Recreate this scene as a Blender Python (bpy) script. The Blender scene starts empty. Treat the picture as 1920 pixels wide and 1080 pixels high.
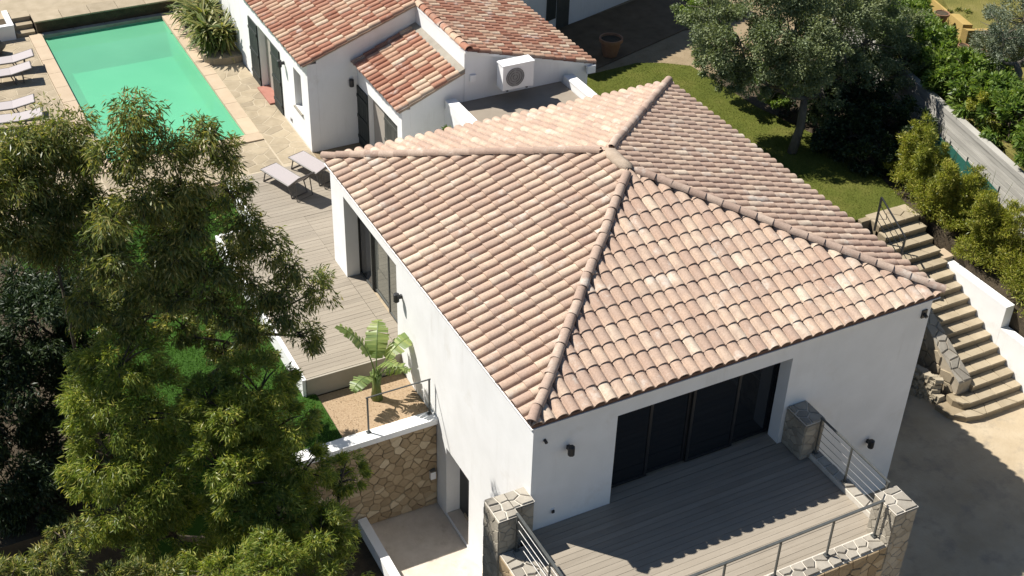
import bpy, bmesh, math, random
import numpy as np
from mathutils import Vector, Matrix

# ------------------------------------------------------------------ camera, sky, sun, exposure
S = 1.17                      # all shapes below are laid out in plan units; one unit is 1.17 m
scene = bpy.context.scene
YAW, PITCH, ROLL, FPX = 0.494769, 0.617603, 0.0333017, 2498.37
cam_data = bpy.data.cameras.new('camera')
cam = bpy.data.objects.new('camera', cam_data)
scene.collection.objects.link(cam)
fw = Vector((math.sin(YAW)*math.cos(PITCH), math.cos(YAW)*math.cos(PITCH), -math.sin(PITCH)))
rt = fw.cross(Vector((0, 0, 1))).normalized()
up = rt.cross(fw)
cr, sr = math.cos(ROLL), math.sin(ROLL)
rt, up = rt*cr + up*sr, up*cr - rt*sr
rm = Matrix((rt, up, -fw)).transposed().to_4x4()
CAM = Vector((-8.09882, -14.20068, 16.93788))
cam.matrix_world = Matrix.Translation(CAM*S) @ rm
cam_data.sensor_width = 36.0
cam_data.lens = 36.0*FPX/1920.0
cam_data.clip_end = 2000
scene.camera = cam

SUN = Vector((1.32, -1.45, -2.5)).normalized()
world = bpy.data.worlds.new('World')
scene.world = world
world.use_nodes = True
wn = world.node_tree
bg = wn.nodes['Background']
sky = wn.nodes.new('ShaderNodeTexSky')
sky.sky_type = 'NISHITA'
sky.sun_disc = False
sky.sun_elevation = math.asin(-SUN.z)
sky.sun_rotation = math.atan2(-SUN.x, -SUN.y) % (2*math.pi)
sky.air_density = 1.0
sky.dust_density = 0.2
sky.ozone_density = 2.0
wn.links.new(sky.outputs[0], bg.inputs[0])
bg.inputs[1].default_value = 0.056
sd = bpy.data.lights.new('sun', 'SUN')
sd.energy = 5.0
sd.angle = math.radians(0.5)
sd.color = (1.0, 0.95, 0.87)
so = bpy.data.objects.new('sun', sd)
scene.collection.objects.link(so)
so.rotation_euler = SUN.to_track_quat('-Z', 'Y').to_euler()
so.location = (0, 0, 40)
scene.view_settings.view_transform = 'Standard'
scene.view_settings.look = 'None'
scene.view_settings.exposure = 0.70
scene.view_settings.gamma = 1.0

col = scene.collection
rng = random.Random(7)
nrg = np.random.default_rng(11)

# ------------------------------------------------------------------ materials
def new_mat(name):
    m = bpy.data.materials.new(name)
    m.use_nodes = True
    nt = m.node_tree
    return m, nt, nt.nodes['Principled BSDF']

def rand_value(nt):
    """a random number for every piece: object random plus island random"""
    oi = nt.nodes.new('ShaderNodeObjectInfo')
    ge = nt.nodes.new('ShaderNodeNewGeometry')
    ad = nt.nodes.new('ShaderNodeMath'); ad.operation = 'ADD'
    fr = nt.nodes.new('ShaderNodeMath'); fr.operation = 'FRACT'
    nt.links.new(oi.outputs['Random'], ad.inputs[0])
    nt.links.new(ge.outputs['Random Per Island'], ad.inputs[1])
    nt.links.new(ad.outputs[0], fr.inputs[0])
    return fr.outputs[0], ge

def noise(nt, vec, scale, detail=4, rough=0.55, stretch=None):
    n = nt.nodes.new('ShaderNodeTexNoise')
    n.inputs['Scale'].default_value = scale
    n.inputs['Detail'].default_value = detail
    n.inputs['Roughness'].default_value = rough
    if stretch:
        mp = nt.nodes.new('ShaderNodeMapping')
        mp.inputs['Scale'].default_value = stretch
        nt.links.new(vec, mp.inputs[0]); vec = mp.outputs[0]
    nt.links.new(vec, n.inputs['Vector'])
    return n.outputs['Fac']

def ramp(nt, fac, stops):
    r = nt.nodes.new('ShaderNodeValToRGB')
    el = r.color_ramp.elements
    while len(el) < len(stops):
        el.new(0.5)
    for e, (p, c) in zip(el, stops):
        e.position = p; e.color = (*c, 1)
    nt.links.new(fac, r.inputs[0])
    return r.outputs[0]

def mix(nt, fac, a, b, mode='MIX'):
    m = nt.nodes.new('ShaderNodeMix'); m.data_type = 'RGBA'; m.blend_type = mode
    for sock, v in ((m.inputs[0], fac), (m.inputs[6], a), (m.inputs[7], b)):
        if isinstance(v, (int, float)): sock.default_value = v
        elif isinstance(v, tuple): sock.default_value = (*v, 1)
        else: nt.links.new(v, sock)
    return m.outputs[2]

def bump(nt, bs, vec, scale, strength, dist=0.02, detail=4):
    f = noise(nt, vec, scale, detail, 0.6)
    b = nt.nodes.new('ShaderNodeBump')
    b.inputs['Strength'].default_value = strength
    b.inputs['Distance'].default_value = dist
    nt.links.new(f, b.inputs['Height'])
    nt.links.new(b.outputs[0], bs.inputs['Normal'])

def surf(name, stops, scale=2.0, detail=5, rough=0.85, bmp=(30, 0.3, 0.01), rnd=0.0, stain=None, metal=0.0, stretch=None, spec=0.3, rstops=None, k=0.62):
    """general surface: noise-ramped colour, optional per-piece brightness or colour, stains and fine relief"""
    m, nt, bs = new_mat(name)
    rv, ge = rand_value(nt)
    pos = ge.outputs['Position']
    c = ramp(nt, noise(nt, pos, scale, detail, 0.6, stretch), stops)
    if rstops:
        c = mix(nt, 0.6, c, ramp(nt, rv, rstops))
    if stain:
        f = noise(nt, pos, stain[0], 6, 0.65)
        r = ramp(nt, f, [(stain[1], (0, 0, 0)), (stain[2], (1, 1, 1))])
        c = mix(nt, r, c, stain[3])
    if rnd:
        mr = nt.nodes.new('ShaderNodeMapRange')
        mr.inputs[3].default_value = 1-rnd; mr.inputs[4].default_value = 1+rnd
        nt.links.new(rv, mr.inputs[0])
        h = nt.nodes.new('ShaderNodeHueSaturation')
        nt.links.new(mr.outputs[0], h.inputs['Value']); nt.links.new(c, h.inputs['Color'])
        c = h.outputs[0]
    if k != 1: c = mix(nt, 1.0, c, (k, k*0.985, k*0.96), 'MULTIPLY')
    nt.links.new(c, bs.inputs['Base Color'])
    bs.inputs['Roughness'].default_value = rough
    bs.inputs['Metallic'].default_value = metal
    bs.inputs['Specular IOR Level'].default_value = spec
    if bmp: bump(nt, bs, pos, *bmp)
    return m

def streaks(m, amount, colr):
    nt = m.node_tree; bs = nt.nodes['Principled BSDF']
    src = bs.inputs['Base Color'].links[0].from_socket
    ge = nt.nodes.new('ShaderNodeNewGeometry')
    f = noise(nt, ge.outputs['Position'], 5.0, 6, 0.7, (1, 1, 0.06))
    g = noise(nt, ge.outputs['Position'], 0.7, 4, 0.6)
    r1 = ramp(nt, f, [(0.52, (0, 0, 0)), (0.75, (1, 1, 1))]); r2 = ramp(nt, g, [(0.45, (0, 0, 0)), (0.65, (1, 1, 1))])
    mm = nt.nodes.new('ShaderNodeMath'); mm.operation = 'MULTIPLY'; nt.links.new(r1, mm.inputs[0]); nt.links.new(r2, mm.inputs[1])
    m2 = nt.nodes.new('ShaderNodeMath'); m2.operation = 'MULTIPLY'; m2.inputs[1].default_value = amount; nt.links.new(mm.outputs[0], m2.inputs[0])
    nt.links.new(mix(nt, m2.outputs[0], src, colr), bs.inputs['Base Color'])

def tile_mat(name, stops, spot, spotw):
    m, nt, bs = new_mat(name)
    rv, ge = rand_value(nt)
    pos = ge.outputs['Position']
    base = ramp(nt, rv, stops)
    blot = ramp(nt, noise(nt, pos, 3.2, 3, 0.5), [(0.40, (0, 0, 0)), (0.62, (1, 1, 1))])
    c = mix(nt, blot, base, spot)
    c = mix(nt, spotw, base, c)
    fine = ramp(nt, noise(nt, pos, 26, 4, 0.7), [(0.25, (0.74, 0.72, 0.70)), (0.6, (1.03, 1.02, 1.0))])
    c = mix(nt, 1.0, c, fine, 'MULTIPLY')
    lich = ramp(nt, noise(nt, pos, 0.9, 6, 0.7), [(0.57, (0, 0, 0)), (0.75, (1, 1, 1))])
    pale = ramp(nt, noise(nt, pos, 1.7, 7, 0.72), [(0.56, (0, 0, 0)), (0.72, (1, 1, 1))])
    pf = nt.nodes.new('ShaderNodeMath'); pf.operation = 'MULTIPLY'; pf.inputs[1].default_value = 0.8
    nt.links.new(pale, pf.inputs[0])
    c = mix(nt, pf.outputs[0], c, (0.74, 0.66, 0.57))
    lf = nt.nodes.new('ShaderNodeMath'); lf.operation = 'MULTIPLY'; lf.inputs[1].default_value = 0.45
    nt.links.new(lich, lf.inputs[0])
    c = mix(nt, lf.outputs[0], c, (0.34, 0.27, 0.21))
    c = mix(nt, 1.0, c, (0.81, 0.85, 0.87), 'MULTIPLY')
    nt.links.new(c, bs.inputs['Base Color'])
    bs.inputs['Roughness'].default_value = 0.9
    bs.inputs['Specular IOR Level'].default_value = 0.25
    bump(nt, bs, pos, 40, 0.35, 0.01)
    return m

def leaf_mat(name, stops, trans=0.35, rough=0.5, big=0.5, kk=1.0):
    m, nt, bs = new_mat(name)
    rv, ge = rand_value(nt)
    c1 = ramp(nt, rv, stops)
    c2 = ramp(nt, noise(nt, ge.outputs['Position'], 0.8, 3), [(0.3, (0.72, 0.8, 0.85)), (0.7, (1.25, 1.12, 0.9))])
    c = mix(nt, big, c1, mix(nt, 1.0, c1, c2, 'MULTIPLY'))
    c = mix(nt, 1.0, c, (1.2*kk, 1.2*kk, 1.1*kk), 'MULTIPLY')
    nt.links.new(c, bs.inputs['Base Color'])
    bs.inputs['Roughness'].default_value = rough
    bs.inputs['Specular IOR Level'].default_value = 0.4
    tr = nt.nodes.new('ShaderNodeBsdfTranslucent')
    nt.links.new(mix(nt, 1.0, c, (1.1, 1.15, 0.5), 'MULTIPLY'), tr.inputs['Color'])
    ms = nt.nodes.new('ShaderNodeMixShader'); ms.inputs[0].default_value = trans
    out = nt.nodes['Material Output']
    nt.links.new(bs.outputs[0], ms.inputs[1]); nt.links.new(tr.outputs[0], ms.inputs[2])
    nt.links.new(ms.outputs[0], out.inputs['Surface'])
    return m

WHITE = surf('white_render', [(0.3, (0.725, 0.725, 0.715)), (0.7, (0.80, 0.80, 0.795))], 1.2, 6, 0.9, (60, 0.25, 0.008), stain=(1.1, 0.6, 0.9, (0.64, 0.61, 0.56)), k=1)
WHITE_OLD = surf('white_old_render', [(0.3, (0.71, 0.71, 0.70)), (0.7, (0.785, 0.785, 0.78))], 0.8, 6, 0.9, (45, 0.3, 0.01), stain=(0.9, 0.62, 0.9, (0.60, 0.57, 0.53)), k=1)
streaks(WHITE, 0.4, (0.52, 0.50, 0.46)); streaks(WHITE_OLD, 0.5, (0.50, 0.48, 0.44))
TILE = tile_mat('pale_clay_tile', [(0.0, (0.48, 0.325, 0.25)), (0.25, (0.53, 0.365, 0.275)), (0.55, (0.595, 0.42, 0.315)), (0.85, (0.65, 0.48, 0.36)), (1.0, (0.73, 0.59, 0.46))], (0.47, 0.335, 0.265), 0.65)
TILE_RED = tile_mat('red_clay_tile', [(0.0, (0.34, 0.15, 0.095)), (0.3, (0.44, 0.205, 0.135)), (0.55, (0.53, 0.31, 0.21)), (0.8, (0.62, 0.43, 0.30)), (1.0, (0.68, 0.53, 0.39))], (0.40, 0.19, 0.13), 0.35)
RIDGE = tile_mat('hip_tile', [(0.0, (0.42, 0.29, 0.23)), (0.5, (0.50, 0.36, 0.285)), (1.0, (0.58, 0.44, 0.35))], (0.40, 0.28, 0.22), 0.5)
MORTAR = surf('mortar', [(0.3, (0.50, 0.40, 0.31)), (0.7, (0.62, 0.51, 0.41))], 6, 5, 0.95, (40, 0.6, 0.02))
UNDER = surf('roof_underlay', [(0.3, (0.20, 0.12, 0.09)), (0.7, (0.26, 0.16, 0.12))], 6, 4, 0.95, None)
FRAME = surf('charcoal_metal', [(0.3, (0.022, 0.024, 0.028)), (0.7, (0.03, 0.033, 0.038))], 5, 3, 0.45, None, spec=0.5)
RAILM = surf('grey_metal', [(0.3, (0.11, 0.12, 0.12)), (0.7, (0.16, 0.17, 0.165))], 8, 3, 0.5, None, spec=0.5, metal=0.3)
STEEL = surf('steel_cable', [(0.3, (0.5, 0.5, 0.5)), (0.7, (0.6, 0.6, 0.6))], 8, 3, 0.35, None, spec=0.5, metal=0.8)
PLANK = surf('weathered_deck_board', [(0.25, (0.36, 0.315, 0.255)), (0.7, (0.45, 0.40, 0.33))], 2.5, 6, 0.8, (18, 0.3, 0.01), rnd=0.09, stretch=(0.35, 5, 1), stain=(0.7, 0.55, 0.9, (0.34, 0.29, 0.23)), k=0.68)
FASCIA = surf('deck_fascia', [(0.3, (0.50, 0.46, 0.38)), (0.7, (0.58, 0.53, 0.45))], 2, 5, 0.85, (20, 0.2, 0.01))
FLAG = surf('sandstone_flag', [(0.25, (0.42, 0.35, 0.24)), (0.7, (0.57, 0.48, 0.35))], 2.2, 6, 0.9, (25, 0.5, 0.015), rnd=0.13, stain=(1.3, 0.56, 0.85, (0.36, 0.31, 0.24)))
JOINT = surf('pale_mortar_joint', [(0.3, (0.52, 0.45, 0.34)), (0.7, (0.64, 0.56, 0.44))], 5, 5, 0.95, (40, 0.5, 0.01))
JOINTW = surf('white_mortar_joint', [(0.3, (0.62, 0.58, 0.51)), (0.7, (0.74, 0.70, 0.63))], 7, 5, 0.95, (40, 0.6, 0.01), k=0.8)
CAPST = surf('grey_cap_stone', [(0.25, (0.33, 0.30, 0.255)), (0.7, (0.46, 0.43, 0.37))], 3, 6, 0.9, (30, 0.5, 0.015), rnd=0.2, k=0.75)
WALLST = surf('tan_wall_stone', [(0.2, (0.27, 0.19, 0.11)), (0.5, (0.40, 0.30, 0.18)), (0.8, (0.50, 0.40, 0.27))], 2.6, 6, 0.92, (22, 0.7, 0.02), rnd=0.12, rstops=[(0, (0.33, 0.25, 0.155)), (0.6, (0.42, 0.33, 0.215)), (0.85, (0.46, 0.37, 0.25)), (1, (0.62, 0.54, 0.40))], k=0.86)
WALLJ = surf('wall_mortar', [(0.3, (0.38, 0.30, 0.19)), (0.7, (0.48, 0.39, 0.27))], 6, 5, 0.95, (30, 0.6, 0.02), k=0.8)
COPING = surf('pool_coping', [(0.3, (0.66, 0.52, 0.37)), (0.7, (0.74, 0.60, 0.44))], 2, 5, 0.8, (30, 0.2, 0.008), rnd=0.05)
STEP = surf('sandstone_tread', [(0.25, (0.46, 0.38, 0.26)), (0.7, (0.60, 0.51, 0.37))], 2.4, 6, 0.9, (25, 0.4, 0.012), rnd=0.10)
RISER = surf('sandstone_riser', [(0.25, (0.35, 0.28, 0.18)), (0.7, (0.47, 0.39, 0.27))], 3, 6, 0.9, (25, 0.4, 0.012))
CONC = surf('driveway_concrete', [(0.2, (0.44, 0.35, 0.23)), (0.5, (0.57, 0.47, 0.33)), (0.8, (0.68, 0.58, 0.43))], 0.8, 9, 0.92, (14, 0.5, 0.02), stain=(1.3, 0.52, 0.68, (0.40, 0.34, 0.26)), k=0.70)
COURT = surf('courtyard_concrete', [(0.25, (0.58, 0.51, 0.43)), (0.7, (0.74, 0.67, 0.59))], 3.0, 8, 0.92, (24, 0.6, 0.02), stain=(2.2, 0.58, 0.8, (0.42, 0.36, 0.29)), k=0.82)
ROOFCONC = surf('flat_roof_screed', [(0.25, (0.36, 0.31, 0.25)), (0.7, (0.47, 0.41, 0.34))], 1.4, 6, 0.95, (20, 0.3, 0.01))
BOARDC = surf('board_marked_concrete', [(0.2, (0.30, 0.29, 0.27)), (0.5, (0.44, 0.43, 0.40)), (0.8, (0.55, 0.54, 0.51))], 1.6, 7, 0.92, (12, 0.4, 0.015), stretch=(0.5, 0.5, 7), rnd=0.12, k=0.85)
SOIL = surf('dark_soil', [(0.3, (0.07, 0.055, 0.035)), (0.7, (0.13, 0.10, 0.065))], 3, 6, 0.95, (12, 0.8, 0.04))
EARTH = surf('bare_earth', [(0.25, (0.33, 0.25, 0.15)), (0.7, (0.47, 0.37, 0.24))], 1.8, 7, 0.95, (15, 0.7, 0.03), stain=(2.5, 0.6, 0.75, (0.20, 0.19, 0.08)))
LAWN = surf('lawn', [(0.25, (0.105, 0.135, 0.024)), (0.5, (0.15, 0.175, 0.034)), (0.8, (0.23, 0.22, 0.06))], 0.9, 8, 0.95, (40, 0.8, 0.03), spec=0.1)
LAWNW = surf('lush_lawn', [(0.25, (0.040, 0.10, 0.016)), (0.7, (0.07, 0.16, 0.026))], 1.1, 8, 0.95, (40, 0.8, 0.03), spec=0.1)
DRYGR = surf('dry_meadow', [(0.25, (0.16, 0.17, 0.045)), (0.5, (0.27, 0.25, 0.075)), (0.8, (0.40, 0.33, 0.15))], 0.9, 8, 0.95, (20, 0.8, 0.04), spec=0.1)
GRAVEL = surf('planter_gravel', [(0.25, (0.44, 0.31, 0.19)), (0.7, (0.62, 0.47, 0.32))], 22, 4, 0.95, (60, 0.6, 0.01), rnd=0.3)
SHUT = surf('dark_green_shutter', [(0.3, (0.045, 0.055, 0.055)), (0.7, (0.065, 0.075, 0.073))], 3, 4, 0.6, (30, 0.1, 0.005), rnd=0.08)
SHUTG = surf('grey_shutter', [(0.3, (0.085, 0.09, 0.085)), (0.7, (0.12, 0.125, 0.115))], 3, 4, 0.6, (30, 0.1, 0.005), rnd=0.08)
CURTAIN = surf('pale_door_leaf', [(0.3, (0.50, 0.46, 0.41)), (0.7, (0.56, 0.52, 0.47))], 2, 4, 0.7, None)
REDSILL = surf('red_threshold', [(0.3, (0.50, 0.22, 0.17)), (0.7, (0.58, 0.28, 0.22))], 4, 4, 0.8, (30, 0.2, 0.01))
SLING = surf('pale_sling_fabric', [(0.3, (0.60, 0.55, 0.56)), (0.7, (0.66, 0.61, 0.62))], 30, 3, 0.8, (200, 0.2, 0.002), k=0.6)
LFRAME = surf('lounger_frame', [(0.3, (0.10, 0.09, 0.085)), (0.7, (0.14, 0.125, 0.115))], 5, 3, 0.5, None, spec=0.5)
ACW = surf('white_enamel', [(0.3, (0.76, 0.76, 0.76)), (0.7, (0.80, 0.80, 0.80))], 2, 3, 0.4, None, spec=0.5, k=1)
ACG = surf('grey_plastic_grille', [(0.3, (0.22, 0.22, 0.22)), (0.7, (0.28, 0.28, 0.28))], 20, 3, 0.6, None, k=1.0)
TERRA = surf('terracotta', [(0.3, (0.42, 0.22, 0.13)), (0.7, (0.52, 0.30, 0.19))], 4, 5, 0.85, (30, 0.2, 0.01))
YELLOW = surf('ochre_wall', [(0.25, (0.52, 0.36, 0.11)), (0.7, (0.66, 0.48, 0.18))], 1.3, 6, 0.9, (30, 0.4, 0.015), stain=(1.6, 0.58, 0.8, (0.36, 0.28, 0.13)))
NET = surf('green_windbreak_net', [(0.3, (0.02, 0.13, 0.10)), (0.7, (0.035, 0.19, 0.15))], 12, 4, 0.8, (80, 0.3, 0.005))
REDP = surf('red_paint', [(0.3, (0.5, 0.04, 0.03)), (0.7, (0.58, 0.05, 0.04))], 4, 3, 0.6, None)
BARK = surf('brown_bark', [(0.25, (0.09, 0.07, 0.05)), (0.7, (0.19, 0.155, 0.115))], 7, 6, 0.95, (14, 0.9, 0.03), stretch=(1, 1, 0.3))
BARKG = surf('grey_bark', [(0.25, (0.13, 0.115, 0.09)), (0.7, (0.26, 0.235, 0.19))], 7, 6, 0.95, (14, 0.9, 0.03), stretch=(1, 1, 0.3))
ROCK = surf('grey_rock', [(0.25, (0.16, 0.155, 0.14)), (0.7, (0.32, 0.31, 0.28))], 3, 6, 0.95, (10, 0.8, 0.03))
RUBBLE = surf('pale_rubble', [(0.25, (0.45, 0.38, 0.27)), (0.7, (0.62, 0.55, 0.42))], 5, 6, 0.92, (25, 0.6, 0.015), rnd=0.2)

EUC = leaf_mat('olive_green_leaf', [(0.0, (0.034, 0.047, 0.018)), (0.40, (0.060, 0.076, 0.026)), (0.7, (0.095, 0.105, 0.034)), (0.9, (0.15, 0.130, 0.05)), (1.0, (0.20, 0.19, 0.10))], 0.45, 0.38, kk=2.1)
EUCY = leaf_mat('yellow_green_leaf', [(0.0, (0.045, 0.068, 0.016)), (0.45, (0.080, 0.105, 0.022)), (0.8, (0.125, 0.14, 0.032)), (1.0, (0.18, 0.165, 0.045))], 0.45, 0.42, kk=2.1)
OAK = leaf_mat('grey_green_leaf', [(0.0, (0.065, 0.085, 0.046)), (0.5, (0.105, 0.13, 0.072)), (1.0, (0.17, 0.195, 0.12))], 0.30, 0.6, kk=1.4)
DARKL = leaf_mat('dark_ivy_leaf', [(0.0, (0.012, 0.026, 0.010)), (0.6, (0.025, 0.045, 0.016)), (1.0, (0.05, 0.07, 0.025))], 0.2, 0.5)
LAUREL = leaf_mat('bright_laurel_leaf', [(0.0, (0.060, 0.105, 0.022)), (0.5, (0.10, 0.16, 0.035)), (1.0, (0.17, 0.22, 0.06))], 0.40, 0.4, kk=1.2)
BAMBOO = leaf_mat('yellow_bamboo_leaf', [(0.0, (0.085, 0.105, 0.018)), (0.5, (0.145, 0.16, 0.028)), (1.0, (0.24, 0.22, 0.06))], 0.42, 0.45, kk=1.6)
YUCCA = leaf_mat('sword_leaf', [(0.0, (0.040, 0.060, 0.018)), (0.5, (0.075, 0.095, 0.030)), (1.0, (0.20, 0.18, 0.07))], 0.35, 0.45, kk=1.5)
BANANA = leaf_mat('banana_leaf', [(0.0, (0.10, 0.15, 0.055)), (1.0, (0.19, 0.23, 0.09))], 0.40, 0.4, kk=1.3)
OLIVE = leaf_mat('silver_leaf', [(0.0, (0.075, 0.095, 0.065)), (0.5, (0.12, 0.15, 0.11)), (1.0, (0.22, 0.25, 0.20))], 0.2, 0.55)
GRASS = leaf_mat('grass_blade', [(0.0, (0.070, 0.090, 0.018)), (0.6, (0.100, 0.120, 0.026)), (1.0, (0.16, 0.16, 0.05))], 0.35, 0.8)
GRASSW = leaf_mat('lush_grass_blade', [(0.0, (0.038, 0.10, 0.014)), (0.6, (0.065, 0.16, 0.024)), (1.0, (0.10, 0.20, 0.04))], 0.25, 0.6)

def glass_mat():
    m, nt, bs = new_mat('dark_glass')
    bs.inputs['Base Color'].default_value = (0.012, 0.014, 0.017, 1)
    bs.inputs['Roughness'].default_value = 0.04
    bs.inputs['Specular IOR Level'].default_value = 0.6
    return m
GLASS = glass_mat()
def glass2_mat():
    m, nt, bs = new_mat('reflective_glass')
    bs.inputs['Base Color'].default_value = (0.20, 0.21, 0.19, 1)
    bs.inputs['Roughness'].default_value = 0.03
    bs.inputs['Metallic'].default_value = 0.55
    return m
GLASS2 = glass2_mat()

def water_mat():
    m, nt, bs = new_mat('pool_water')
    ge = nt.nodes.new('ShaderNodeNewGeometry')
    pos = ge.outputs['Position']
    c = ramp(nt, noise(nt, pos, 0.35, 3), [(0.3, (0.16, 0.50, 0.30)), (0.7, (0.19, 0.56, 0.34))])
    nt.links.new(c, bs.inputs['Base Color'])
    bs.inputs['Roughness'].default_value = 0.06
    bs.inputs['Specular IOR Level'].default_value = 0.5
    bump(nt, bs, pos, 3.0, 0.06, 0.01, 2)
    tr = nt.nodes.new('ShaderNodeBsdfTransparent')
    tr.inputs[0].default_value = (0.42, 0.95, 0.74, 1)
    ms = nt.nodes.new('ShaderNodeMixShader'); ms.inputs[0].default_value = 0.40
    nt.links.new(bs.outputs[0], ms.inputs[1]); nt.links.new(tr.outputs[0], ms.inputs[2])
    nt.links.new(ms.outputs[0], nt.nodes['Material Output'].inputs['Surface'])
    return m
WATER = water_mat()
LINER = surf('pool_liner', [(0.3, (0.42, 0.78, 0.62)), (0.7, (0.48, 0.84, 0.68))], 1, 3, 0.7, None)

# ------------------------------------------------------------------ building helpers
def wloc(p):
    v = Vector((0, 0, 0))
    while p is not None:
        v += p.location; p = p.parent
    return v

def empty(name, loc, label=None, cat=None, group=None, kind=None):
    o = bpy.data.objects.new(name, None)
    o.empty_display_size = 0.3
    col.objects.link(o)
    o.location = loc
    tag(o, label, cat, group, kind)
    return o

def tag(o, label=None, cat=None, group=None, kind=None):
    if label: o['label'] = label
    if cat: o['category'] = cat
    if group: o['group'] = group
    if kind: o['kind'] = kind
    return o

class MB:
    def __init__(s): s.v = []; s.f = []; s.sm = False
    def add(s, vs, fs):
        n = len(s.v); s.v += [tuple(v) for v in vs]; s.f += [tuple(n+i for i in f) for f in fs]; return s
    def box(s, x0, x1, y0, y1, z0, z1):
        return s.add([(x0, y0, z0), (x1, y0, z0), (x1, y1, z0), (x0, y1, z0), (x0, y0, z1), (x1, y0, z1), (x1, y1, z1), (x0, y1, z1)],
                     [(0, 3, 2, 1), (4, 5, 6, 7), (0, 1, 5, 4), (1, 2, 6, 5), (2, 3, 7, 6), (3, 0, 4, 7)])
    def prism(s, poly, z0, z1):
        n = len(poly)
        zt = z1 if hasattr(z1, '__len__') else [z1]*n
        vs = [(x, y, z0) for x, y in poly] + [(p[0], p[1], z) for p, z in zip(poly, zt)]
        return s.add(vs, [tuple(range(n-1, -1, -1)), tuple(range(n, 2*n))] + [(i, (i+1) % n, n+(i+1) % n, n+i) for i in range(n)])
    def hexa(s, a, b):
        """solid between two quads a (bottom) and b (top)"""
        return s.add(list(a)+list(b), [(3, 2, 1, 0), (4, 5, 6, 7), (0, 1, 5, 4), (1, 2, 6, 5), (2, 3, 7, 6), (3, 0, 4, 7)])
    def tube(s, pts, rad, n=6, cap=True):
        pts = [Vector(p) for p in pts]
        rad = rad if hasattr(rad, '__len__') else [rad]*len(pts)
        vs = []; ref = None
        for i, p in enumerate(pts):
            d = (pts[min(i+1, len(pts)-1)] - pts[max(i-1, 0)]).normalized()
            if ref is None:
                ref = Vector((0, 0, 1)) if abs(d.z) < 0.9 else Vector((1, 0, 0))
            a = d.cross(ref).normalized(); b = d.cross(a).normalized(); ref = -b if False else ref
            for k in range(n):
                t = 2*math.pi*(k+0.5)/n
                vs.append(p + a*(math.cos(t)*rad[i]) + b*(math.sin(t)*rad[i]))
        fs = []
        for i in range(len(pts)-1):
            for k in range(n):
                fs.append((i*n+k, i*n+(k+1) % n, (i+1)*n+(k+1) % n, (i+1)*n+k))
        if cap:
            fs.append(tuple(range(n-1, -1, -1))); fs.append(tuple(range((len(pts)-1)*n, len(pts)*n)))
        return s.add(vs, fs)
    def lathe(s, c, prof, n=20):
        vs = []
        for r, z in prof:
            for k in range(n):
                t = 2*math.pi*k/n
                vs.append((c[0]+r*math.cos(t), c[1]+r*math.sin(t), c[2]+z))
        fs = [(i*n+k, i*n+(k+1) % n, (i+1)*n+(k+1) % n, (i+1)*n+k) for i in range(len(prof)-1) for k in range(n)]
        fs.append(tuple(range(n-1, -1, -1))); fs.append(tuple(range((len(prof)-1)*n, len(prof)*n)))
        return s.add(vs, fs)
    def build(s, name, mat, parent=None, kind=None, smooth=False, local=False):
        me = bpy.data.meshes.new(name)
        o = bpy.data.objects.new(name, me)
        col.objects.link(o)
        off = Vector((0, 0, 0))
        if parent is not None:
            o.parent = parent
            if not local: off = wloc(parent)
        me.from_pydata([(x-off.x, y-off.y, z-off.z) for x, y, z in s.v], [], s.f)
        me.materials.append(mat)
        if smooth: me.shade_smooth()
        me.update()
        if kind: o['kind'] = kind
        return o

def bx(name, mat, parent, *a, **k):
    return MB().box(*a).build(name, mat, parent, **k)

def recentre(o):
    """move a top-level mesh's origin to the base of its shape"""
    vs = np.array([v.co[:] for v in o.data.vertices])
    c = Vector(((vs[:, 0].min()+vs[:, 0].max())/2, (vs[:, 1].min()+vs[:, 1].max())/2, vs[:, 2].min()))
    o.data.transform(Matrix.Translation(-c)); o.location = c
    return o

def instance(name, me, parent, loc, rot=None, kind=None):
    o = bpy.data.objects.new(name, me)
    col.objects.link(o)
    o.parent = parent
    o.location = Vector(loc) - wloc(parent)
    if rot is not None: o.rotation_euler = rot
    return o

def clip(poly, nx, ny, d):
    out = []
    for i in range(len(poly)):
        a, b = poly[i], poly[(i+1) % len(poly)]
        da = nx*a[0]+ny*a[1]-d; db = nx*b[0]+ny*b[1]-d
        if da <= 0: out.append(a)
        if (da < 0 < db) or (db < 0 < da):
            t = da/(da-db); out.append((a[0]+(b[0]-a[0])*t, a[1]+(b[1]-a[1])*t))
    return out

def cells(u0, u1, v0, v1, size, gap, asp=1.0, holes=(), seed=1, jv=.36):
    """irregular stones: cells of a jittered grid, each shrunk by the joint"""
    r = random.Random(seed)
    nu = max(1, round((u1-u0)/(size*asp))); nv = max(1, round((v1-v0)/size))
    pts = []
    for j in range(nv):
        for i in range(nu):
            pts.append((u0+(i+0.5+(0.25 if j % 2 else -0.25)*(nu > 1)+r.uniform(-.36, .36))*(u1-u0)/nu, v0+(j+0.5+r.uniform(-jv, jv))*(v1-v0)/nv))
    out = []
    for k, p in enumerate(pts):
        poly = [(u0+gap/2, v0+gap/2), (u1-gap/2, v0+gap/2), (u1-gap/2, v1-gap/2), (u0+gap/2, v1-gap/2)]
        for q in pts:
            if q is p: continue
            dx, dy = q[0]-p[0], q[1]-p[1]; L = math.hypot(dx, dy)
            if L > 4*size*max(1, asp) or L < 1e-6: continue
            nx, ny = dx/L, dy/L
            poly = clip(poly, nx, ny, nx*(p[0]+q[0])/2+ny*(p[1]+q[1])/2-gap/2)
            if len(poly) < 3: break
        if len(poly) < 3: continue
        cx = sum(a for a, b in poly)/len(poly); cy = sum(b for a, b in poly)/len(poly)
        if any(h[0] < cx < h[1] and h[2] < cy < h[3] for h in holes): continue
        out.append(poly)
    return out

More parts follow.
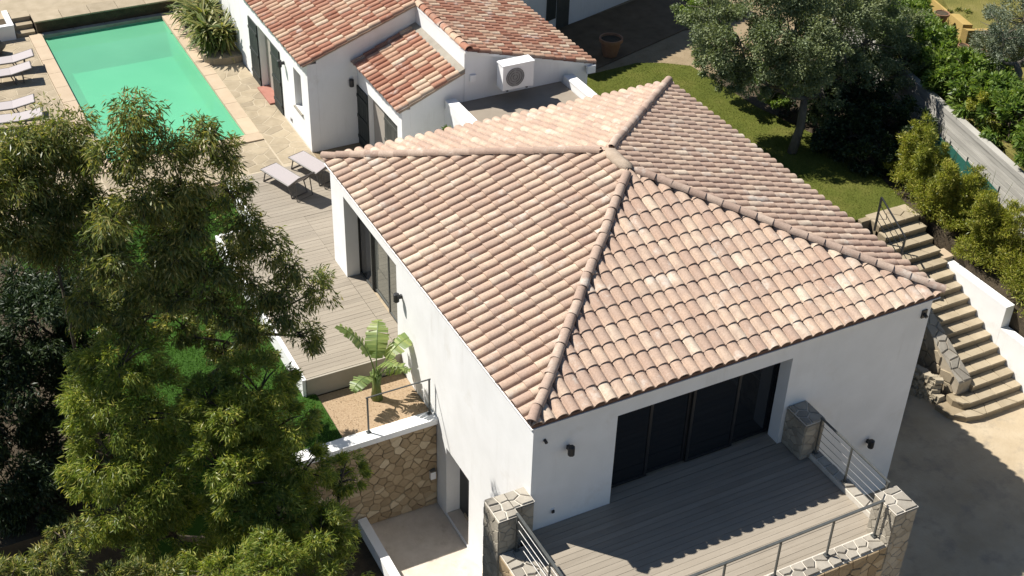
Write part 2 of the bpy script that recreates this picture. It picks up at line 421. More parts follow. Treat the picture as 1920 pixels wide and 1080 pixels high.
def stones(fn, polys, h, mat, parent, name, var=0.4, cham=0.012, seed=3):
    """each polygon becomes a slab with a chamfered, slightly tilted face; fn maps (u, v, height) to the world"""
    r = random.Random(seed)
    res = []
    for poly in polys:
        n = len(poly)
        cx = sum(a for a, b in poly)/n; cy = sum(b for a, b in poly)/n
        hh = h*(1+r.uniform(-var, var)); tx, ty = r.uniform(-.03, .03)*var, r.uniform(-.03, .03)*var
        lo = [fn(a, b, -0.01) for a, b in poly]
        mi = [fn(a, b, hh*0.55) for a, b in poly]
        hi = []
        for a, b in poly:
            L = max(1e-4, math.hypot(a-cx, b-cy)); k = max(0.5, 1-cham/L)
            hi.append(fn(cx+(a-cx)*k, cy+(b-cy)*k, hh+tx*(a-cx)+ty*(b-cy)))
        fs = [tuple(range(2*n, 3*n))]
        for i in range(n):
            j = (i+1) % n
            fs.append((i, j, n+j, n+i)); fs.append((n+i, n+j, 2*n+j, 2*n+i))
        res.append(MB().add(lo+mi+hi, fs).build(name, mat, parent))
    return res

def wall_grid(axis, c0, c1, u0, u1, z0, z1, holes, name, mat, parent, top=None):
    """wall slab between planes c0 and c1, spanning u and z, with rectangular openings (ua, ub, za, zb)"""
    us = sorted({u0, u1, *[h[0] for h in holes], *[h[1] for h in holes]})
    zs = sorted({z0, z1, *[h[2] for h in holes], *[h[3] for h in holes]})
    us = [u for u in us if u0 <= u <= u1]; zs = [z for z in zs if z0 <= z <= z1]
    solid = lambda i, j: 0 <= i < len(us)-1 and 0 <= j < len(zs)-1 and not any(h[0] <= (us[i]+us[i+1])/2 <= h[1] and h[2] <= (zs[j]+zs[j+1])/2 <= h[3] for h in holes)
    P = (lambda c, u, z: (c, u, z)) if axis == 'x' else (lambda c, u, z: (u, c, z))
    bm = bmesh.new(); cache = {}
    def V(c, i, j):
        if (c, i, j) not in cache:
            z = zs[j]
            if top and j == len(zs)-1: z = top(us[i])
            cache[c, i, j] = bm.verts.new(P(c, us[i], z))
        return cache[c, i, j]
    for i in range(len(us)-1):
        for j in range(len(zs)-1):
            if not solid(i, j): continue
            for c in (c0, c1): bm.faces.new((V(c, i, j), V(c, i+1, j), V(c, i+1, j+1), V(c, i, j+1)))
            for (di, dj, a, b) in ((-1, 0, (i, j), (i, j+1)), (1, 0, (i+1, j), (i+1, j+1)), (0, -1, (i, j), (i+1, j)), (0, 1, (i, j+1), (i+1, j+1))):
                if not solid(i+di, j+dj):
                    bm.faces.new((V(c0, *a), V(c0, *b), V(c1, *b), V(c1, *a)))
    bmesh.ops.recalc_face_normals(bm, faces=bm.faces)
    me = bpy.data.meshes.new(name)
    o = bpy.data.objects.new(name, me); col.objects.link(o); o.parent = parent
    off = wloc(parent)
    bmesh.ops.translate(bm, verts=bm.verts, vec=-off)
    bm.to_mesh(me); bm.free(); me.materials.append(mat)
    return o

# ------------------------------------------------------------------ roof tiles
def tile_geo(p, L, hb=0.080, lip=0.024, thick=0.020, ns=8):
    prof = [(-0.5*p, 0.0)]
    for k in range(ns+1):
        t = k/ns
        prof.append((-0.42*p*math.cos(math.pi*t)-0.03*p, hb*max(0.0, math.sin(math.pi*t))**0.85))
    prof.append((0.5*p, 0.0))
    n = len(prof)
    vs = [(u, 0.0, h+lip) for u, h in prof] + [(u*0.97, L, h*0.9) for u, h in prof] + [(u, 0.0, h+lip-thick*1.3) for u, h in prof] + [(u, 0.0, h+lip) for u, h in prof]
    fs = [(i, i+1, n+i+1, n+i) for i in range(n-1)] + [(2*n+i, 2*n+i+1, 3*n+i+1, 3*n+i) for i in range(n-1)]
    return vs, fs

def roof_field(parent, O, U, V, Lu, Lv, ku, kv, ncol, nrow, mat, take, jig=0.010):
    """yields (world verts, faces, shared?) for a field of tiles; hips cut at u > ku*v and u < Lu - kv*v"""
    N = U.cross(V).normalized()
    p = Lu/ncol; e = Lv/nrow; L = e*1.16
    vs0, fs0 = tile_geo(p, L)
    out = []
    R = Matrix((U, V, N)).transposed()
    for j in range(nrow):
        for i in range(ncol):
            uc, vc = (i+0.5)*p, j*e
            lo, hi = uc-p/2, uc+p/2
            vt = min(vc+L, Lv)
            a0, a1 = ku*vc, Lu-kv*vc
            b0, b1 = ku*vt, Lu-kv*vt
            if hi <= a0 or lo >= a1: continue
            cut = lo < b0-1e-6 or hi > b1+1e-6 or vc+L > Lv+1e-6
            out.append((O+U*uc+V*(vc+rng.uniform(-jig, jig)), rng.uniform(-0.022, 0.022), cut, uc, vc))
    return out, (vs0, fs0), R, p, L

def make_roof(roof, fields, mat, limit, name='tile'):
    """fields: list of (O, U, V, Lu, Lv, ku, kv, ncol, nrow). The nearest tiles become parts, the rest one joined part"""
    allt = []
    for k, F in enumerate(fields):
        O, U, V, Lu, Lv, ku, kv, nc, nr = F
        ts, geo, R, p, L = roof_field(roof, O, U.normalized(), V.normalized(), Lu, Lv, ku, kv, nc, nr, mat, 0)
        me = bpy.data.meshes.new(name); me.from_pydata(geo[0], [], geo[1]); me.materials.append(mat); me.shade_smooth(); me.update()
        for t in ts: allt.append(((t[0]-CAM).length, k, t, geo, R, me, F))
    allt.sort(key=lambda a: a[0])
    rest = MB()
    base = wloc(roof)
    for idx, (dist, k, (P, tw, cut, uc, vc), geo, R, me, F) in enumerate(allt):
        O, U, V, Lu, Lv, ku, kv, nc, nr = F
        Rt = R @ Matrix.Rotation(tw, 3, 'Z')
        if not cut and idx < limit:
            o = instance(name, me, roof, P, Rt.to_euler())
            continue
        if cut:
            bm = bmesh.new()
            T = Matrix.Rotation(tw, 3, 'Z')
            vv = [bm.verts.new(T @ Vector(v) + Vector((uc, vc, 0))) for v in geo[0]]
            for f in geo[1]: bm.faces.new([vv[i] for i in f])
            for pc, no in (((0, 0, 0), (-1, ku, 0)), ((Lu, 0, 0), (1, kv, 0)), ((0, Lv, 0), (0, 1, 0))):
                bmesh.ops.bisect_plane(bm, geom=bm.verts[:]+bm.edges[:]+bm.faces[:], plane_co=pc, plane_no=no, clear_outer=True)
            if not bm.faces: bm.free(); continue
            bm.verts.ensure_lookup_table()
            ids = {v: i for i, v in enumerate(bm.verts)}
            ws = [O + R @ v.co for v in bm.verts]; fs = [[ids[v] for v in f.verts] for f in bm.faces]
            bm.free()
            m2 = MB().add(ws, fs)
            if idx < limit: m2.build(name, mat, roof, smooth=True)
            else: rest.add(ws, fs)
        else:
            rest.add([P + Rt @ Vector(v) for v in geo[0]], geo[1])
    if rest.v:
        rest.build(name+'_field', mat, roof, kind='stuff', smooth=True)

def hip_row(roof, P0, P1, mat, name='ridge_tile', expo=0.34, r=0.094, rise=0.014):
    """half-round tiles laid up a hip from the lower end P0 to the upper end P1"""
    P0, P1 = Vector(P0), Vector(P1)
    D = P1-P0; L = D.length; D.normalize()
    n = max(1, round(L/expo)); e = L/n
    side = D.cross(Vector((0, 0, 1))).normalized(); upv = side.cross(D)
    ns = 8; vs = []; TL = e*1.13
    for (v, rr, hh) in ((0, r*1.05, rise), (TL, r*0.95, 0)):
        for k in range(ns+1):
            a = math.pi*k/ns
            vs.append((math.cos(a)*rr, v, math.sin(a)*rr*0.92+hh))
    for k in range(ns+1):
        a = math.pi*k/ns
        vs.append((math.cos(a)*r*0.95, 0, math.sin(a)*r*0.75+rise))
    m = ns+1
    vs += vs[:m]
    fs = [(i+1, i, m+i, m+i+1) for i in range(ns)] + [(3*m+i, 3*m+i+1, 2*m+i+1, 2*m+i) for i in range(ns)]
    me = bpy.data.meshes.new(name); me.from_pydata(vs, [], fs); me.materials.append(mat); me.shade_smooth(); me.update()
    R = Matrix((side, D, upv)).transposed()
    for i in range(n):
        instance(name, me, roof, P0+D*(i*e)+upv*0.02, (R @ Matrix.Rotation(rng.uniform(-.06, .06), 3, 'Z') @ Matrix.Rotation(rng.uniform(-.02, .02), 3, 'X')).to_euler())

# ------------------------------------------------------------------ foliage
def leaf_mesh(name, pos, dirs, length, width, mat, parent, bend=0.15, kind=None, fold=0.0):
    """one mesh of many leaf blades: four corners each, long along dirs"""
    n = len(pos)
    dirs = dirs/np.linalg.norm(dirs, axis=1, keepdims=True)
    ra = nrg.normal(size=(n, 3))
    side = np.cross(dirs, ra); side /= np.linalg.norm(side, axis=1, keepdims=True)+1e-9
    nor = np.cross(side, dirs)
    L = length*nrg.uniform(0.65, 1.25, (n, 1)); Wd = width*nrg.uniform(0.7, 1.25, (n, 1))
    v = np.empty((n, 4, 3))
    v[:, 0] = pos
    mid = pos + dirs*L*0.45 + nor*L*bend*0.5
    v[:, 1] = mid + side*Wd*0.5
    v[:, 2] = pos + dirs*L - nor*L*bend*0.4
    v[:, 3] = mid - side*Wd*0.5
    v = v.reshape(-1, 3)
    if parent is not None: v = v - np.array(wloc(parent))
    me = bpy.data.meshes.new(name)
    me.vertices.add(4*n); me.vertices.foreach_set('co', v.ravel().astype(np.float32))
    me.loops.add(4*n); me.loops.foreach_set('vertex_index', np.arange(4*n, dtype=np.int32))
    me.polygons.add(n); me.polygons.foreach_set('loop_start', (np.arange(n)*4).astype(np.int32))
    me.update(calc_edges=True); me.validate()
    me.materials.append(mat)
    o = bpy.data.objects.new(name, me); col.objects.link(o)
    if parent is not None: o.parent = parent
    if kind: o['kind'] = kind
    return o

def crown_points(lobes, n, clump=0.30, shell=0.45, cl=26):
    """points in clumps through a set of ellipsoid lobes (cx, cy, cz, rx, ry, rz)"""
    vol = np.array([l[3]*l[4]*l[5] for l in lobes])**0.8
    cnt = (n*vol/vol.sum()).astype(int)
    out = []; cen = []
    for l, m in zip(lobes, cnt):
        c = np.array(l[:3]); r = np.array(l[3:6])
        K = max(6, int(cl*(r.prod()**(1/3))))
        d = nrg.normal(size=(K, 3)); d /= np.linalg.norm(d, axis=1, keepdims=True)
        rad = shell + (1-shell)*nrg.uniform(0, 1, (K, 1))**0.6
        cc = d*rad*r
        wts = nrg.uniform(0.4, 1.6, K); wts /= wts.sum()
        k = nrg.choice(K, m, p=wts)
        q = nrg.normal(size=(m, 3)); q /= np.linalg.norm(q, axis=1, keepdims=True)
        q *= nrg.uniform(0, 1, (m, 1))**0.5
        sz = nrg.uniform(0.6, 1.3, K)
        out.append(c + cc[k] + q*clump*sz[k][:, None]*r.mean()*np.array([1, 1, 0.8]))
        cen.append(c + cc[k]*0.6)
    return np.concatenate(out), np.concatenate(cen)

def tree(name, base, lobes, n, leaf, mat, bark, label, cat, group=None, trunk_r=0.12, droop=0.7, clump=0.30, shell=0.45, cl=26, outw=0.8):
    base = Vector(base)
    t = empty(name, base, label, cat, group)
    m = MB()
    c = Vector((np.mean([l[0] for l in lobes]), np.mean([l[1] for l in lobes]), 0))
    top = max(l[2] for l in lobes)
    fork = base.lerp(Vector((c.x, c.y, top)), 0.35); fork.x = base.x+(c.x-base.x)*0.25; fork.y = base.y+(c.y-base.y)*0.25
    m.tube([base-Vector((0, 0, 0.15)), base.lerp(fork, 0.5)+Vector((0.06, -0.04, 0)), fork], [trunk_r*1.25, trunk_r, trunk_r*0.85], 9)
    nodes = [(fork, 1.0)]
    for l in sorted(lobes, key=lambda q: (Vector(q[:3])-fork).length):
        e = Vector(l[:3]); r = Vector(l[3:6])
        src, th = min(nodes, key=lambda q: (q[0]-e).length + (0.25 if q[1] < 0.3 else 0))
        mid = src.lerp(e, 0.5)+Vector((rng.uniform(-.15, .15), rng.uniform(-.15, .15), -0.08*(e-src).length))
        m.tube([src, mid, e], [trunk_r*0.62*th, trunk_r*0.45*th, trunk_r*0.28*th], 6)
        nodes.append((e, th*0.72)); nodes.append((mid, th*0.85))
        for k in range(7):
            d = Vector((rng.gauss(0, 1), rng.gauss(0, 1), rng.gauss(0.2, 1))).normalized()
            q = e + Vector((d.x*r.x, d.y*r.y, d.z*r.z))*0.8
            s0 = mid.lerp(e, rng.uniform(0.3, 1))
            m.tube([s0, s0.lerp(q, 0.55)+Vector((0, 0, 0.05)), q], [trunk_r*0.2, trunk_r*0.13, trunk_r*0.05], 4)
    m.build('trunk', bark, t, smooth=True)
    P, C = crown_points(lobes, n, clump, shell, cl)
    d = (P-C); d /= np.linalg.norm(d, axis=1, keepdims=True)+1e-6
    d = d*outw + nrg.normal(size=d.shape)*0.55; d[:, 2] -= droop
    leaf_mesh('crown', P, d, leaf[0], leaf[1], mat, t)
    return t

def strip_leaf(m, base, dirh, length, width, rise, droop, n=6, slits=0):
    """a long arching blade with a folded midrib"""
    base = Vector(base); dirh = Vector(dirh).normalized(); side = dirh.cross(Vector((0, 0, 1))).normalized()
    rows = []
    for i in range(n+1):
        t = i/n
        p = base + dirh*(length*t*(1-0.25*t*droop)) + Vector((0, 0, rise*t - droop*length*t*t*0.7))
        w = width*math.sin(math.pi*min(1, 0.12+0.88*t))**0.6*(1 if t < 0.98 else 0.15)
        rows.append((p+side*w*0.5+Vector((0, 0, w*0.12)), p, p-side*w*0.5+Vector((0, 0, w*0.12))))
    vs = [q for r in rows for q in r]
    fs = []
    for i in range(n):
        a = i*3; b = a+3
        fs += [(a, a+1, b+1, b), (a+1, a+2, b+2, b+1)]
    m.add(vs, fs)

def blades(name, poly_box, n, h, mat, z, parent, inside=None):
    x0, x1, y0, y1 = poly_box
    P = np.stack([nrg.uniform(x0, x1, n), nrg.uniform(y0, y1, n), np.full(n, z)], 1)
    if inside is not None: P = P[inside(P)]
    d = nrg.normal(size=P.shape)*0.45; d[:, 2] = 1
    o = leaf_mesh(name, P, d, h, h*0.28, mat, parent, 0.2)
    return o

RIN = rm.to_3x3()
def ray(u, v): return RIN @ Vector(((u-960)/FPX, -(v-540)/FPX, -1.0))
def at_y(u, v, y):
    d = ray(u, v); return CAM + d*((y-CAM.y)/d.y)
def at_z(u, v, z):
    d = ray(u, v); return CAM + d*((z-CAM.z)/d.z)
def lobe(u, v, y, rx, ry=None, rz=None):
    p = at_y(u, v, y); return (p.x, p.y, p.z, rx, ry or rx, rz or rx*0.85)

# ------------------------------------------------------------------ the setting
def struct(m, name, mat):
    o = m.build(name, mat); o['kind'] = 'structure'; return o
struct(MB().add([(-150, -150, -2.70), (150, -150, -2.70), (150, 150, -2.70), (-150, 150, -2.70)], [(0, 1, 2, 3)]), 'ground', SOIL)
struct(MB().prism([(0.4, -30), (45, -30), (45, -4), (13.9, -4), (13.7, 3.28), (0.4, 3.28)], -2.69, -2.5), 'driveway', CONC)
struct(MB().prism([(-1.46, -6), (0.35, -6), (0.35, 4.02), (-1.46, 4.02)], -2.695, [-2.40, -2.40, -2.74, -2.74]), 'courtyard_floor', COURT)
struct(MB().prism([(-5.6, 4.17), (-1.76, 4.17), (-1.76, 5.68), (-2.0, 5.68), (-2.0, 11.4), (-1.02, 11.4), (-1.02, 13.75), (-6.2, 13.75)], -2.69, -0.40), 'west_lawn', LAWNW)
struct(MB().prism([(-60, 4.17), (-5.605, 4.17), (-6.205, 13.75), (-60, 13.75)], -2.69, -0.45), 'west_slope', SOIL)
struct(MB().box(-1.755, 0.3, 4.17, 5.68, -2.69, -0.47), 'planting_bed', SOIL)
m = MB()
m.prism([(-60, 13.76), (-3.6, 13.76), (-3.6, 90), (-60, 90)], -2.69, -0.07)
m.prism([(-3.599, 13.76), (0.3, 13.76), (0.3, 15.6), (-3.599, 15.6)], -2.69, -0.07)
m.prism([(-3.599, 24.05), (0.3, 24.05), (0.3, 90), (-3.599, 90)], -2.69, -0.07)
m.prism([(0.301, 13.76), (60, 13.76), (60, 90), (0.301, 90)], -2.69, -0.07)
struct(m, 'upper_ground', EARTH)
struct(MB().prism([(8.5, 3.3), (11.85, 3.3), (11.85, 5.7), (13.5, 5.7), (13.5, 5.2), (17.2, 5.2), (17.2, 13.75), (8.5, 13.75)], -2.69, -0.02), 'garden_ground', SOIL)
struct(MB().prism([(13.78, -4), (14.3, -4), (15.65, 5.19), (13.78, 5.19)], -2.69, [-2.2, -2.2, -0.1, -0.1]), 'planted_bank', SOIL)
LAWNP = [(8.6, 3.9), (11.8, 3.9), (11.8, 5.75), (13.55, 5.75), (13.9, 7.5), (13.7, 9.5), (13.2, 11.5), (12.95, 14.4), (12.3, 14.9), (11.6, 15.2), (9.7, 15.1), (7.9, 14.2), (7.9, 11), (8.6, 10)]
struct(MB().prism(LAWNP, -0.06, 0.035), 'east_lawn', LAWN)
struct(MB().prism([(14.75, -4), (60, -4), (60, 40), (22.5, 40), (17.8, 14.0)], -2.69, 0.95), 'neighbour_ground', DRYGR)
struct(MB().prism([(18.9, 10.2), (19.3, 9.5), (60, 9.5), (60, 39), (22, 39), (20.1, 12.6)], 0.9, [1.75, 1.75, 2.2, 2.2, 2.2, 1.9]), 'neighbour_terrace', DRYGR)

def in_poly(poly):
    def f(P):
        x, y = P[:, 0], P[:, 1]; r = np.zeros(len(P), bool)
        for i in range(len(poly)):
            (x1, y1), (x2, y2) = poly[i], poly[(i+1) % len(poly)]
            c = ((y1 > y) != (y2 > y)) & (x < (x2-x1)*(y-y1)/(y2-y1+1e-12)+x1)
            r ^= c
        return r
    return f
g = blades('grass', (8.6, 14, 3.9, 15.2), 60000, 0.032, GRASS, 0.034, None, in_poly(LAWNP))
tag(g, 'short mown grass of the lawn under the big tree', 'grass', kind='stuff')
g = blades('grass', (-6.5, -1.05, 4.2, 13.7), 60000, 0.05, GRASSW, -0.405, None, in_poly([(-6.5, 4.2), (-1.8, 4.2), (-1.8, 5.7), (-2.05, 5.7), (-2.05, 11.4), (-1.06, 11.4), (-1.06, 13.7), (-6.15, 13.7), (-5.6, 4.2)]))
tag(g, 'lush green grass beside the wooden deck', 'grass', kind='stuff')

# pool terrace: flagstones on a pale bed
JOINTF = surf('flag_joint', [(0.3, (0.56, 0.48, 0.35)), (0.7, (0.68, 0.59, 0.45))], 5, 5, 0.95, (40, 0.5, 0.01), k=0.66)
pt = struct(MB().prism([(-7.5, 13.85), (1.36, 13.85), (1.36, 24.1), (0.47, 24.1), (0.47, 15.38), (-3.77, 15.38), (-3.77, 24.1), (-7.5, 24.1)], -0.069, -0.022), 'pool_terrace', JOINTF)
fl = lambda u, v, h: (u, v, -0.022+h)
stones(fl, cells(-6.2, -3.78, 13.9, 24.0, 0.33, 0.026, 1.15, seed=4), 0.005, FLAG, pt, 'flagstone')
stones(fl, cells(0.48, 1.35, 14.0, 19.9, 0.32, 0.026, 1.1, seed=5), 0.005, FLAG, pt, 'flagstone')
stones(fl, cells(-3.76, 0.46, 13.9, 15.36, 0.33, 0.026, 1.15, seed=6), 0.005, FLAG, pt, 'flagstone')
struct(MB().prism([(-7.5, 24.8), (9, 24.8), (9, 40), (-7.5, 40)], -0.06, 0.34), 'upper_terrace', FLAG)

# ------------------------------------------------------------------ swimming pool
pool = empty('swimming_pool', (-1.6, 19.8, -0.1), 'rectangular swimming pool of green water with pale stone coping', 'swimming pool')
px0, px1, py0, py1 = -3.43, 0.13, 15.78, 23.96
m = MB()
m.add([(px0, py0, -1.05), (px1, py0, -1.05), (px1, py1, -1.05), (px0, py1, -1.05), (px0, py0, -0.03), (px1, py0, -0.03), (px1, py1, -0.03), (px0, py1, -0.03)],
      [(0, 1, 2, 3), (0, 4, 5, 1), (1, 5, 6, 2), (2, 6, 7, 3), (3, 7, 4, 0)])
m.build('basin', LINER, pool)
MB().add([(px0, py0, -0.12), (px1, py0, -0.12), (px1, py1, -0.12), (px0, py1, -0.12)], [(0, 1, 2, 3)]).build('water', WATER, pool)
def slabs(along, a0, a1, b0, b1, z0, z1, L, gap, name, mat, parent):
    n = max(1, round((a1-a0)/L)); w = (a1-a0)/n
    for i in range(n):
        p, q = a0+i*w+gap/2, a0+(i+1)*w-gap/2
        if along == 'y': bx(name, mat, parent, b0, b1, p, q, z0, z1+rng.uniform(-.003, .003))
        else: bx(name, mat, parent, p, q, b0, b1, z0, z1+rng.uniform(-.003, .003))
slabs('y', 15.78, 24.12, -3.76, -3.41, -0.08, 0.012, 0.9, 0.012, 'coping_slab', COPING, pool)
slabs('y', 15.78, 24.12, 0.11, 0.46, -0.08, 0.012, 0.9, 0.012, 'coping_slab', COPING, pool)
slabs('x', -3.76, 0.46, 15.39, 15.775, -0.08, 0.013, 0.85, 0.012, 'coping_slab', COPING, pool)
slabs('x', -3.40, 1.2, 23.94, 24.12, -0.08, 0.012, 0.9, 0.012, 'coping_slab', CAPST, pool)

# retaining wall behind the pool, steps and planter
pw = empty('retaining_wall', (-1.2, 24.4, 0), 'low dark retaining wall with pale stone cap at the end of the pool', 'wall')
bx('wall', SOIL, pw, -3.5, 3.0, 24.14, 24.7, -0.1, 0.345)
slabs('x', -3.55, 3.0, 24.10, 24.76, 0.347, 0.39, 0.8, 0.015, 'cap_stone', FLAG, pw)
stp = empty('garden_steps', (-3.8, 24.5, 0), 'three small stone steps beside the pool retaining wall', 'steps')
for i in range(3): bx('step', STEP, stp, -4.08, -3.56, 24.13+i*0.28, 25.1, -0.05+i*0.13-0.02, 0.09+i*0.13)
pl = empty('planter', (-5, 24.4, 0), 'white rendered planter beside the small garden steps', 'planter')
m = MB(); m.box(-6.5, -4.12, 24.05, 24.2, -0.05, 0.42); m.box(-4.27, -4.12, 24.2, 25.2, -0.05, 0.42); m.build('wall', WHITE_OLD, pl)
bx('soil', SOIL, pl, -6.5, -4.275, 24.205, 25.2, -0.05, 0.33)

# ------------------------------------------------------------------ main house
W, D = 8.8, 9.567
ZE, RH = 2.56, 1.382
house = empty('house', (W/2, D/2, -2.6), 'white house with a four-sided pale clay tile roof', 'house')
X0, X1, Y0, Y1 = 0.12, W-0.12, 0.12, D-0.12
wall_grid('x', X0, X0+0.3, Y0, Y1, -2.8, 2.45, [(5.86, 8.70, -0.03, 2.08), (2.5, 3.53, -2.62, -0.82)], 'wall', WHITE, house)
wall_grid('y', Y0, Y0+0.3, X0+0.3, X1, -2.8, 2.45, [(1.76, 5.46, -0.03, 2.06)], 'wall', WHITE, house)
bx('wall', WHITE, house, X1-0.3, X1, Y0+0.3, Y1, -2.8, 2.45)
bx('wall', WHITE, house, X0+0.3, X1-0.3, Y1-0.3, Y1, -2.8, 2.45)
bx('floor_slab', CONC, house, X0+0.3, X1-0.3, Y0+0.3, Y1-0.3, -0.2, -0.035)
# roof shell with soffit
R1, R2 = Vector((W/2, W/2, ZE+RH)), Vector((W/2, D-W/2, ZE+RH))
m = MB()
i = 0.05
m.add([(i, i, ZE-0.09), (W-i, i, ZE-0.09), (W-i, D-i, ZE-0.09), (i, D-i, ZE-0.09), (i, i, ZE-0.02), (W-i, i, ZE-0.02), (W-i, D-i, ZE-0.02), (i, D-i, ZE-0.02),
       (R1.x, R1.y, R1.z-0.035), (R2.x, R2.y, R2.z-0.035)],
      [(3, 2, 1, 0), (0, 1, 5, 4), (1, 2, 6, 5), (2, 3, 7, 6), (3, 0, 4, 7), (4, 5, 8), (5, 6, 9, 8), (6, 7, 9), (7, 4, 8, 9)])
roof = m.build('roof', UNDER, house)
bx('fascia', WHITE, house, 0.03, W-0.03, 0.03, D-0.03, 2.452, ZE-0.092)
run = W/2; SL = math.hypot(run, RH)
c_, s_ = run/SL, RH/SL
NR = 13
fields = [
    (Vector((0, 0, ZE)), Vector((1, 0, 0)), Vector((0, c_, s_)), W, SL, c_, c_, 37, NR),
    (Vector((W, 0, ZE)), Vector((0, 1, 0)), Vector((-c_, 0, s_)), D, SL, c_, c_, 40, NR),
    (Vector((W, D, ZE)), Vector((-1, 0, 0)), Vector((0, -c_, s_)), W, SL, c_, c_, 37, NR),
    (Vector((0, D, ZE)), Vector((0, -1, 0)), Vector((c_, 0, s_)), D, SL, c_, c_, 40, NR)]
make_roof(roof, fields, TILE, 296)
up_ = Vector((0, 0, 0.055))
for cx_, cy_, top in ((0, 0, R1), (W, 0, R1), (W, D, R2), (0, D, R2)):
    hip_row(roof, Vector((cx_, cy_, ZE))+up_+(top-Vector((cx_, cy_, ZE)))*0.004, top+up_-(top-Vector((cx_, cy_, ZE)))*0.03, RIDGE)
m = MB()
def blob(m, c, r, seed, nu=9, nv=6, jit=0.18):
    q = random.Random(seed); vs = [(c[0], c[1], c[2]+r[2])]
    for a in range(1, nv):
        for b in range(nu):
            t = math.pi*a/nv; f = 2*math.pi*b/nu; k = 1+q.uniform(-jit, jit)
            vs.append((c[0]+r[0]*math.sin(t)*math.cos(f)*k, c[1]+r[1]*math.sin(t)*math.sin(f)*k, c[2]+r[2]*math.cos(t)*k))
    vs.append((c[0], c[1], c[2]-r[2])); fs = []
    for b in range(nu): fs.append((0, 1+b, 1+(b+1) % nu))
    for a in range(nv-2):
        for b in range(nu): fs.append((1+a*nu+b, 1+(a+1)*nu+b, 1+(a+1)*nu+(b+1) % nu, 1+a*nu+(b+1) % nu))
    L = len(vs)-1
    for b in range(nu): fs.append((L, L-nu+(b+1) % nu, L-nu+b))
    m.add(vs, fs)
rc = (R1+R2)/2
blob(m, (rc.x, rc.y, rc.z+0.05), (0.15, 0.50, 0.12), 3)
m.build('mortar_cap', MORTAR, roof, smooth=True)

# sliding doors of the terrace
sdoor = empty('sliding_door', (3.6, 0.47, 0)); sdoor.parent = house; sdoor.location = Vector((3.6, 0.47, 0)) - house.location
def framed(parent, axis, c, u0, u1, z0, z1, t, fmat, gmat, name='door_panel', gl='pane', depth=0.05):
    f = MB()
    def B(ua, ub, za, zb):
        if axis == 'y': f.box(ua, ub, c-depth/2, c+depth/2, za, zb)
        else: f.box(c-depth/2, c+depth/2, ua, ub, za, zb)
    B(u0, u0+t, z0, z1); B(u1-t, u1, z0, z1); B(u0+t, u1-t, z0, z0+t); B(u0+t, u1-t, z1-t, z1)
    fo = f.build(name, fmat, parent)
    g = MB()
    if axis == 'y': g.box(u0+t-0.004, u1-t+0.004, c-0.008, c+0.008, z0+t-0.004, z1-t+0.004)
    else: g.box(c-0.008, c+0.008, u0+t-0.004, u1-t+0.004, z0+t-0.004, z1-t+0.004)
    g.build(gl, gmat, fo)
    return fo
xs = [1.70, 2.66, 3.57, 4.56, 5.52]
for k in range(4): framed(sdoor, 'y', 0.455 + 0.055*(k % 2), xs[k]+0.003, xs[k+1]+(0.06 if k % 2 == 0 else 0.0), 0.012, 2.10, 0.055, FRAME, GLASS)
sdoor2 = empty('sliding_door', (0.47, 7.3, 0)); sdoor2.parent = house; sdoor2.location = Vector((0.47, 7.3, 0)) - house.location
ys = [5.80, 7.08, 7.99, 8.76]
for k in range(3): framed(sdoor2, 'x', 0.455 + 0.05*(k % 2), ys[k]+0.003, ys[k+1], 0.012, 2.12, 0.045, RAILM, GLASS2 if k < 2 else GLASS)
# lower door
ld = bx('door', FRAME, house, 0.425, 0.47, 2.44, 3.58, -2.63, -0.78)
bx('pane', GLASS, ld, 0.415, 0.424, 2.5, 2.98, -2.5, -0.88)
bx('threshold', COURT, house, 0.14, 0.42, 2.51, 3.52, -2.78, -2.60)

# small fittings on the walls
def wall_lamp(p, axis, label, d=0.12):
    p = Vector(p); n = Vector((0, -1, 0)) if axis == 'y' else Vector((-1, 0, 0))
    t = empty('wall_lamp', p, label, 'lamp')
    m = MB(); q = p+n*0.02
    s = Vector((n.y, -n.x, 0)) if axis == 'x' else Vector((1, 0, 0))
    m.hexa([p-s*.03-Vector((0, 0, .04)), p+s*.03-Vector((0, 0, .04)), p+s*.03+n*d*.6-Vector((0, 0, .03)), p-s*.03+n*d*.6-Vector((0, 0, .03))],
           [p-s*.03+Vector((0, 0, .04)), p+s*.03+Vector((0, 0, .04)), p+s*.03+n*d*.6+Vector((0, 0, .03)), p-s*.03+n*d*.6+Vector((0, 0, .03))])
    m.build('bracket', FRAME, t)
    c = p+n*d
    MB().lathe((c.x, c.y, c.z-0.10), [(0.045, 0), (0.062, 0.015), (0.062, 0.185), (0.045, 0.20)], 8).build('shade', FRAME, t)
    return t
wall_lamp((0.80, Y0, 1.74), 'y', 'black wall lamp left of the dark terrace sliding doors')
wall_lamp((7.84, Y0, -0.85), 'y', 'black wall lamp on the white wall above the driveway')
wall_lamp((X0, 5.60, 1.50), 'x', 'black wall lamp above the banana plant on the sunlit wall')
m = MB(); m.tube([(0.34, Y0-0.07, 2.05), (0.34, Y0+0.02, 2.07)], 0.028, 8)
tag(recentre(m.build('spout_pipe', FRAME)), 'short dark overflow pipe high on the wall under the roof corner', 'pipe')
m = MB(); m.tube([(8.52, Y0-0.10, 2.08), (8.52, Y0+0.02, 2.12)], 0.035, 8); m.box(8.46, 8.58, Y0-0.03, Y0, 2.02, 2.2)
tag(recentre(m.build('security_camera', FRAME)), 'small dark camera under the eaves above the stone stairs', 'camera')
so_ = empty('wall_socket', (0.57, Y0, 0.30), 'small outdoor socket low on the shaded terrace wall', 'socket')
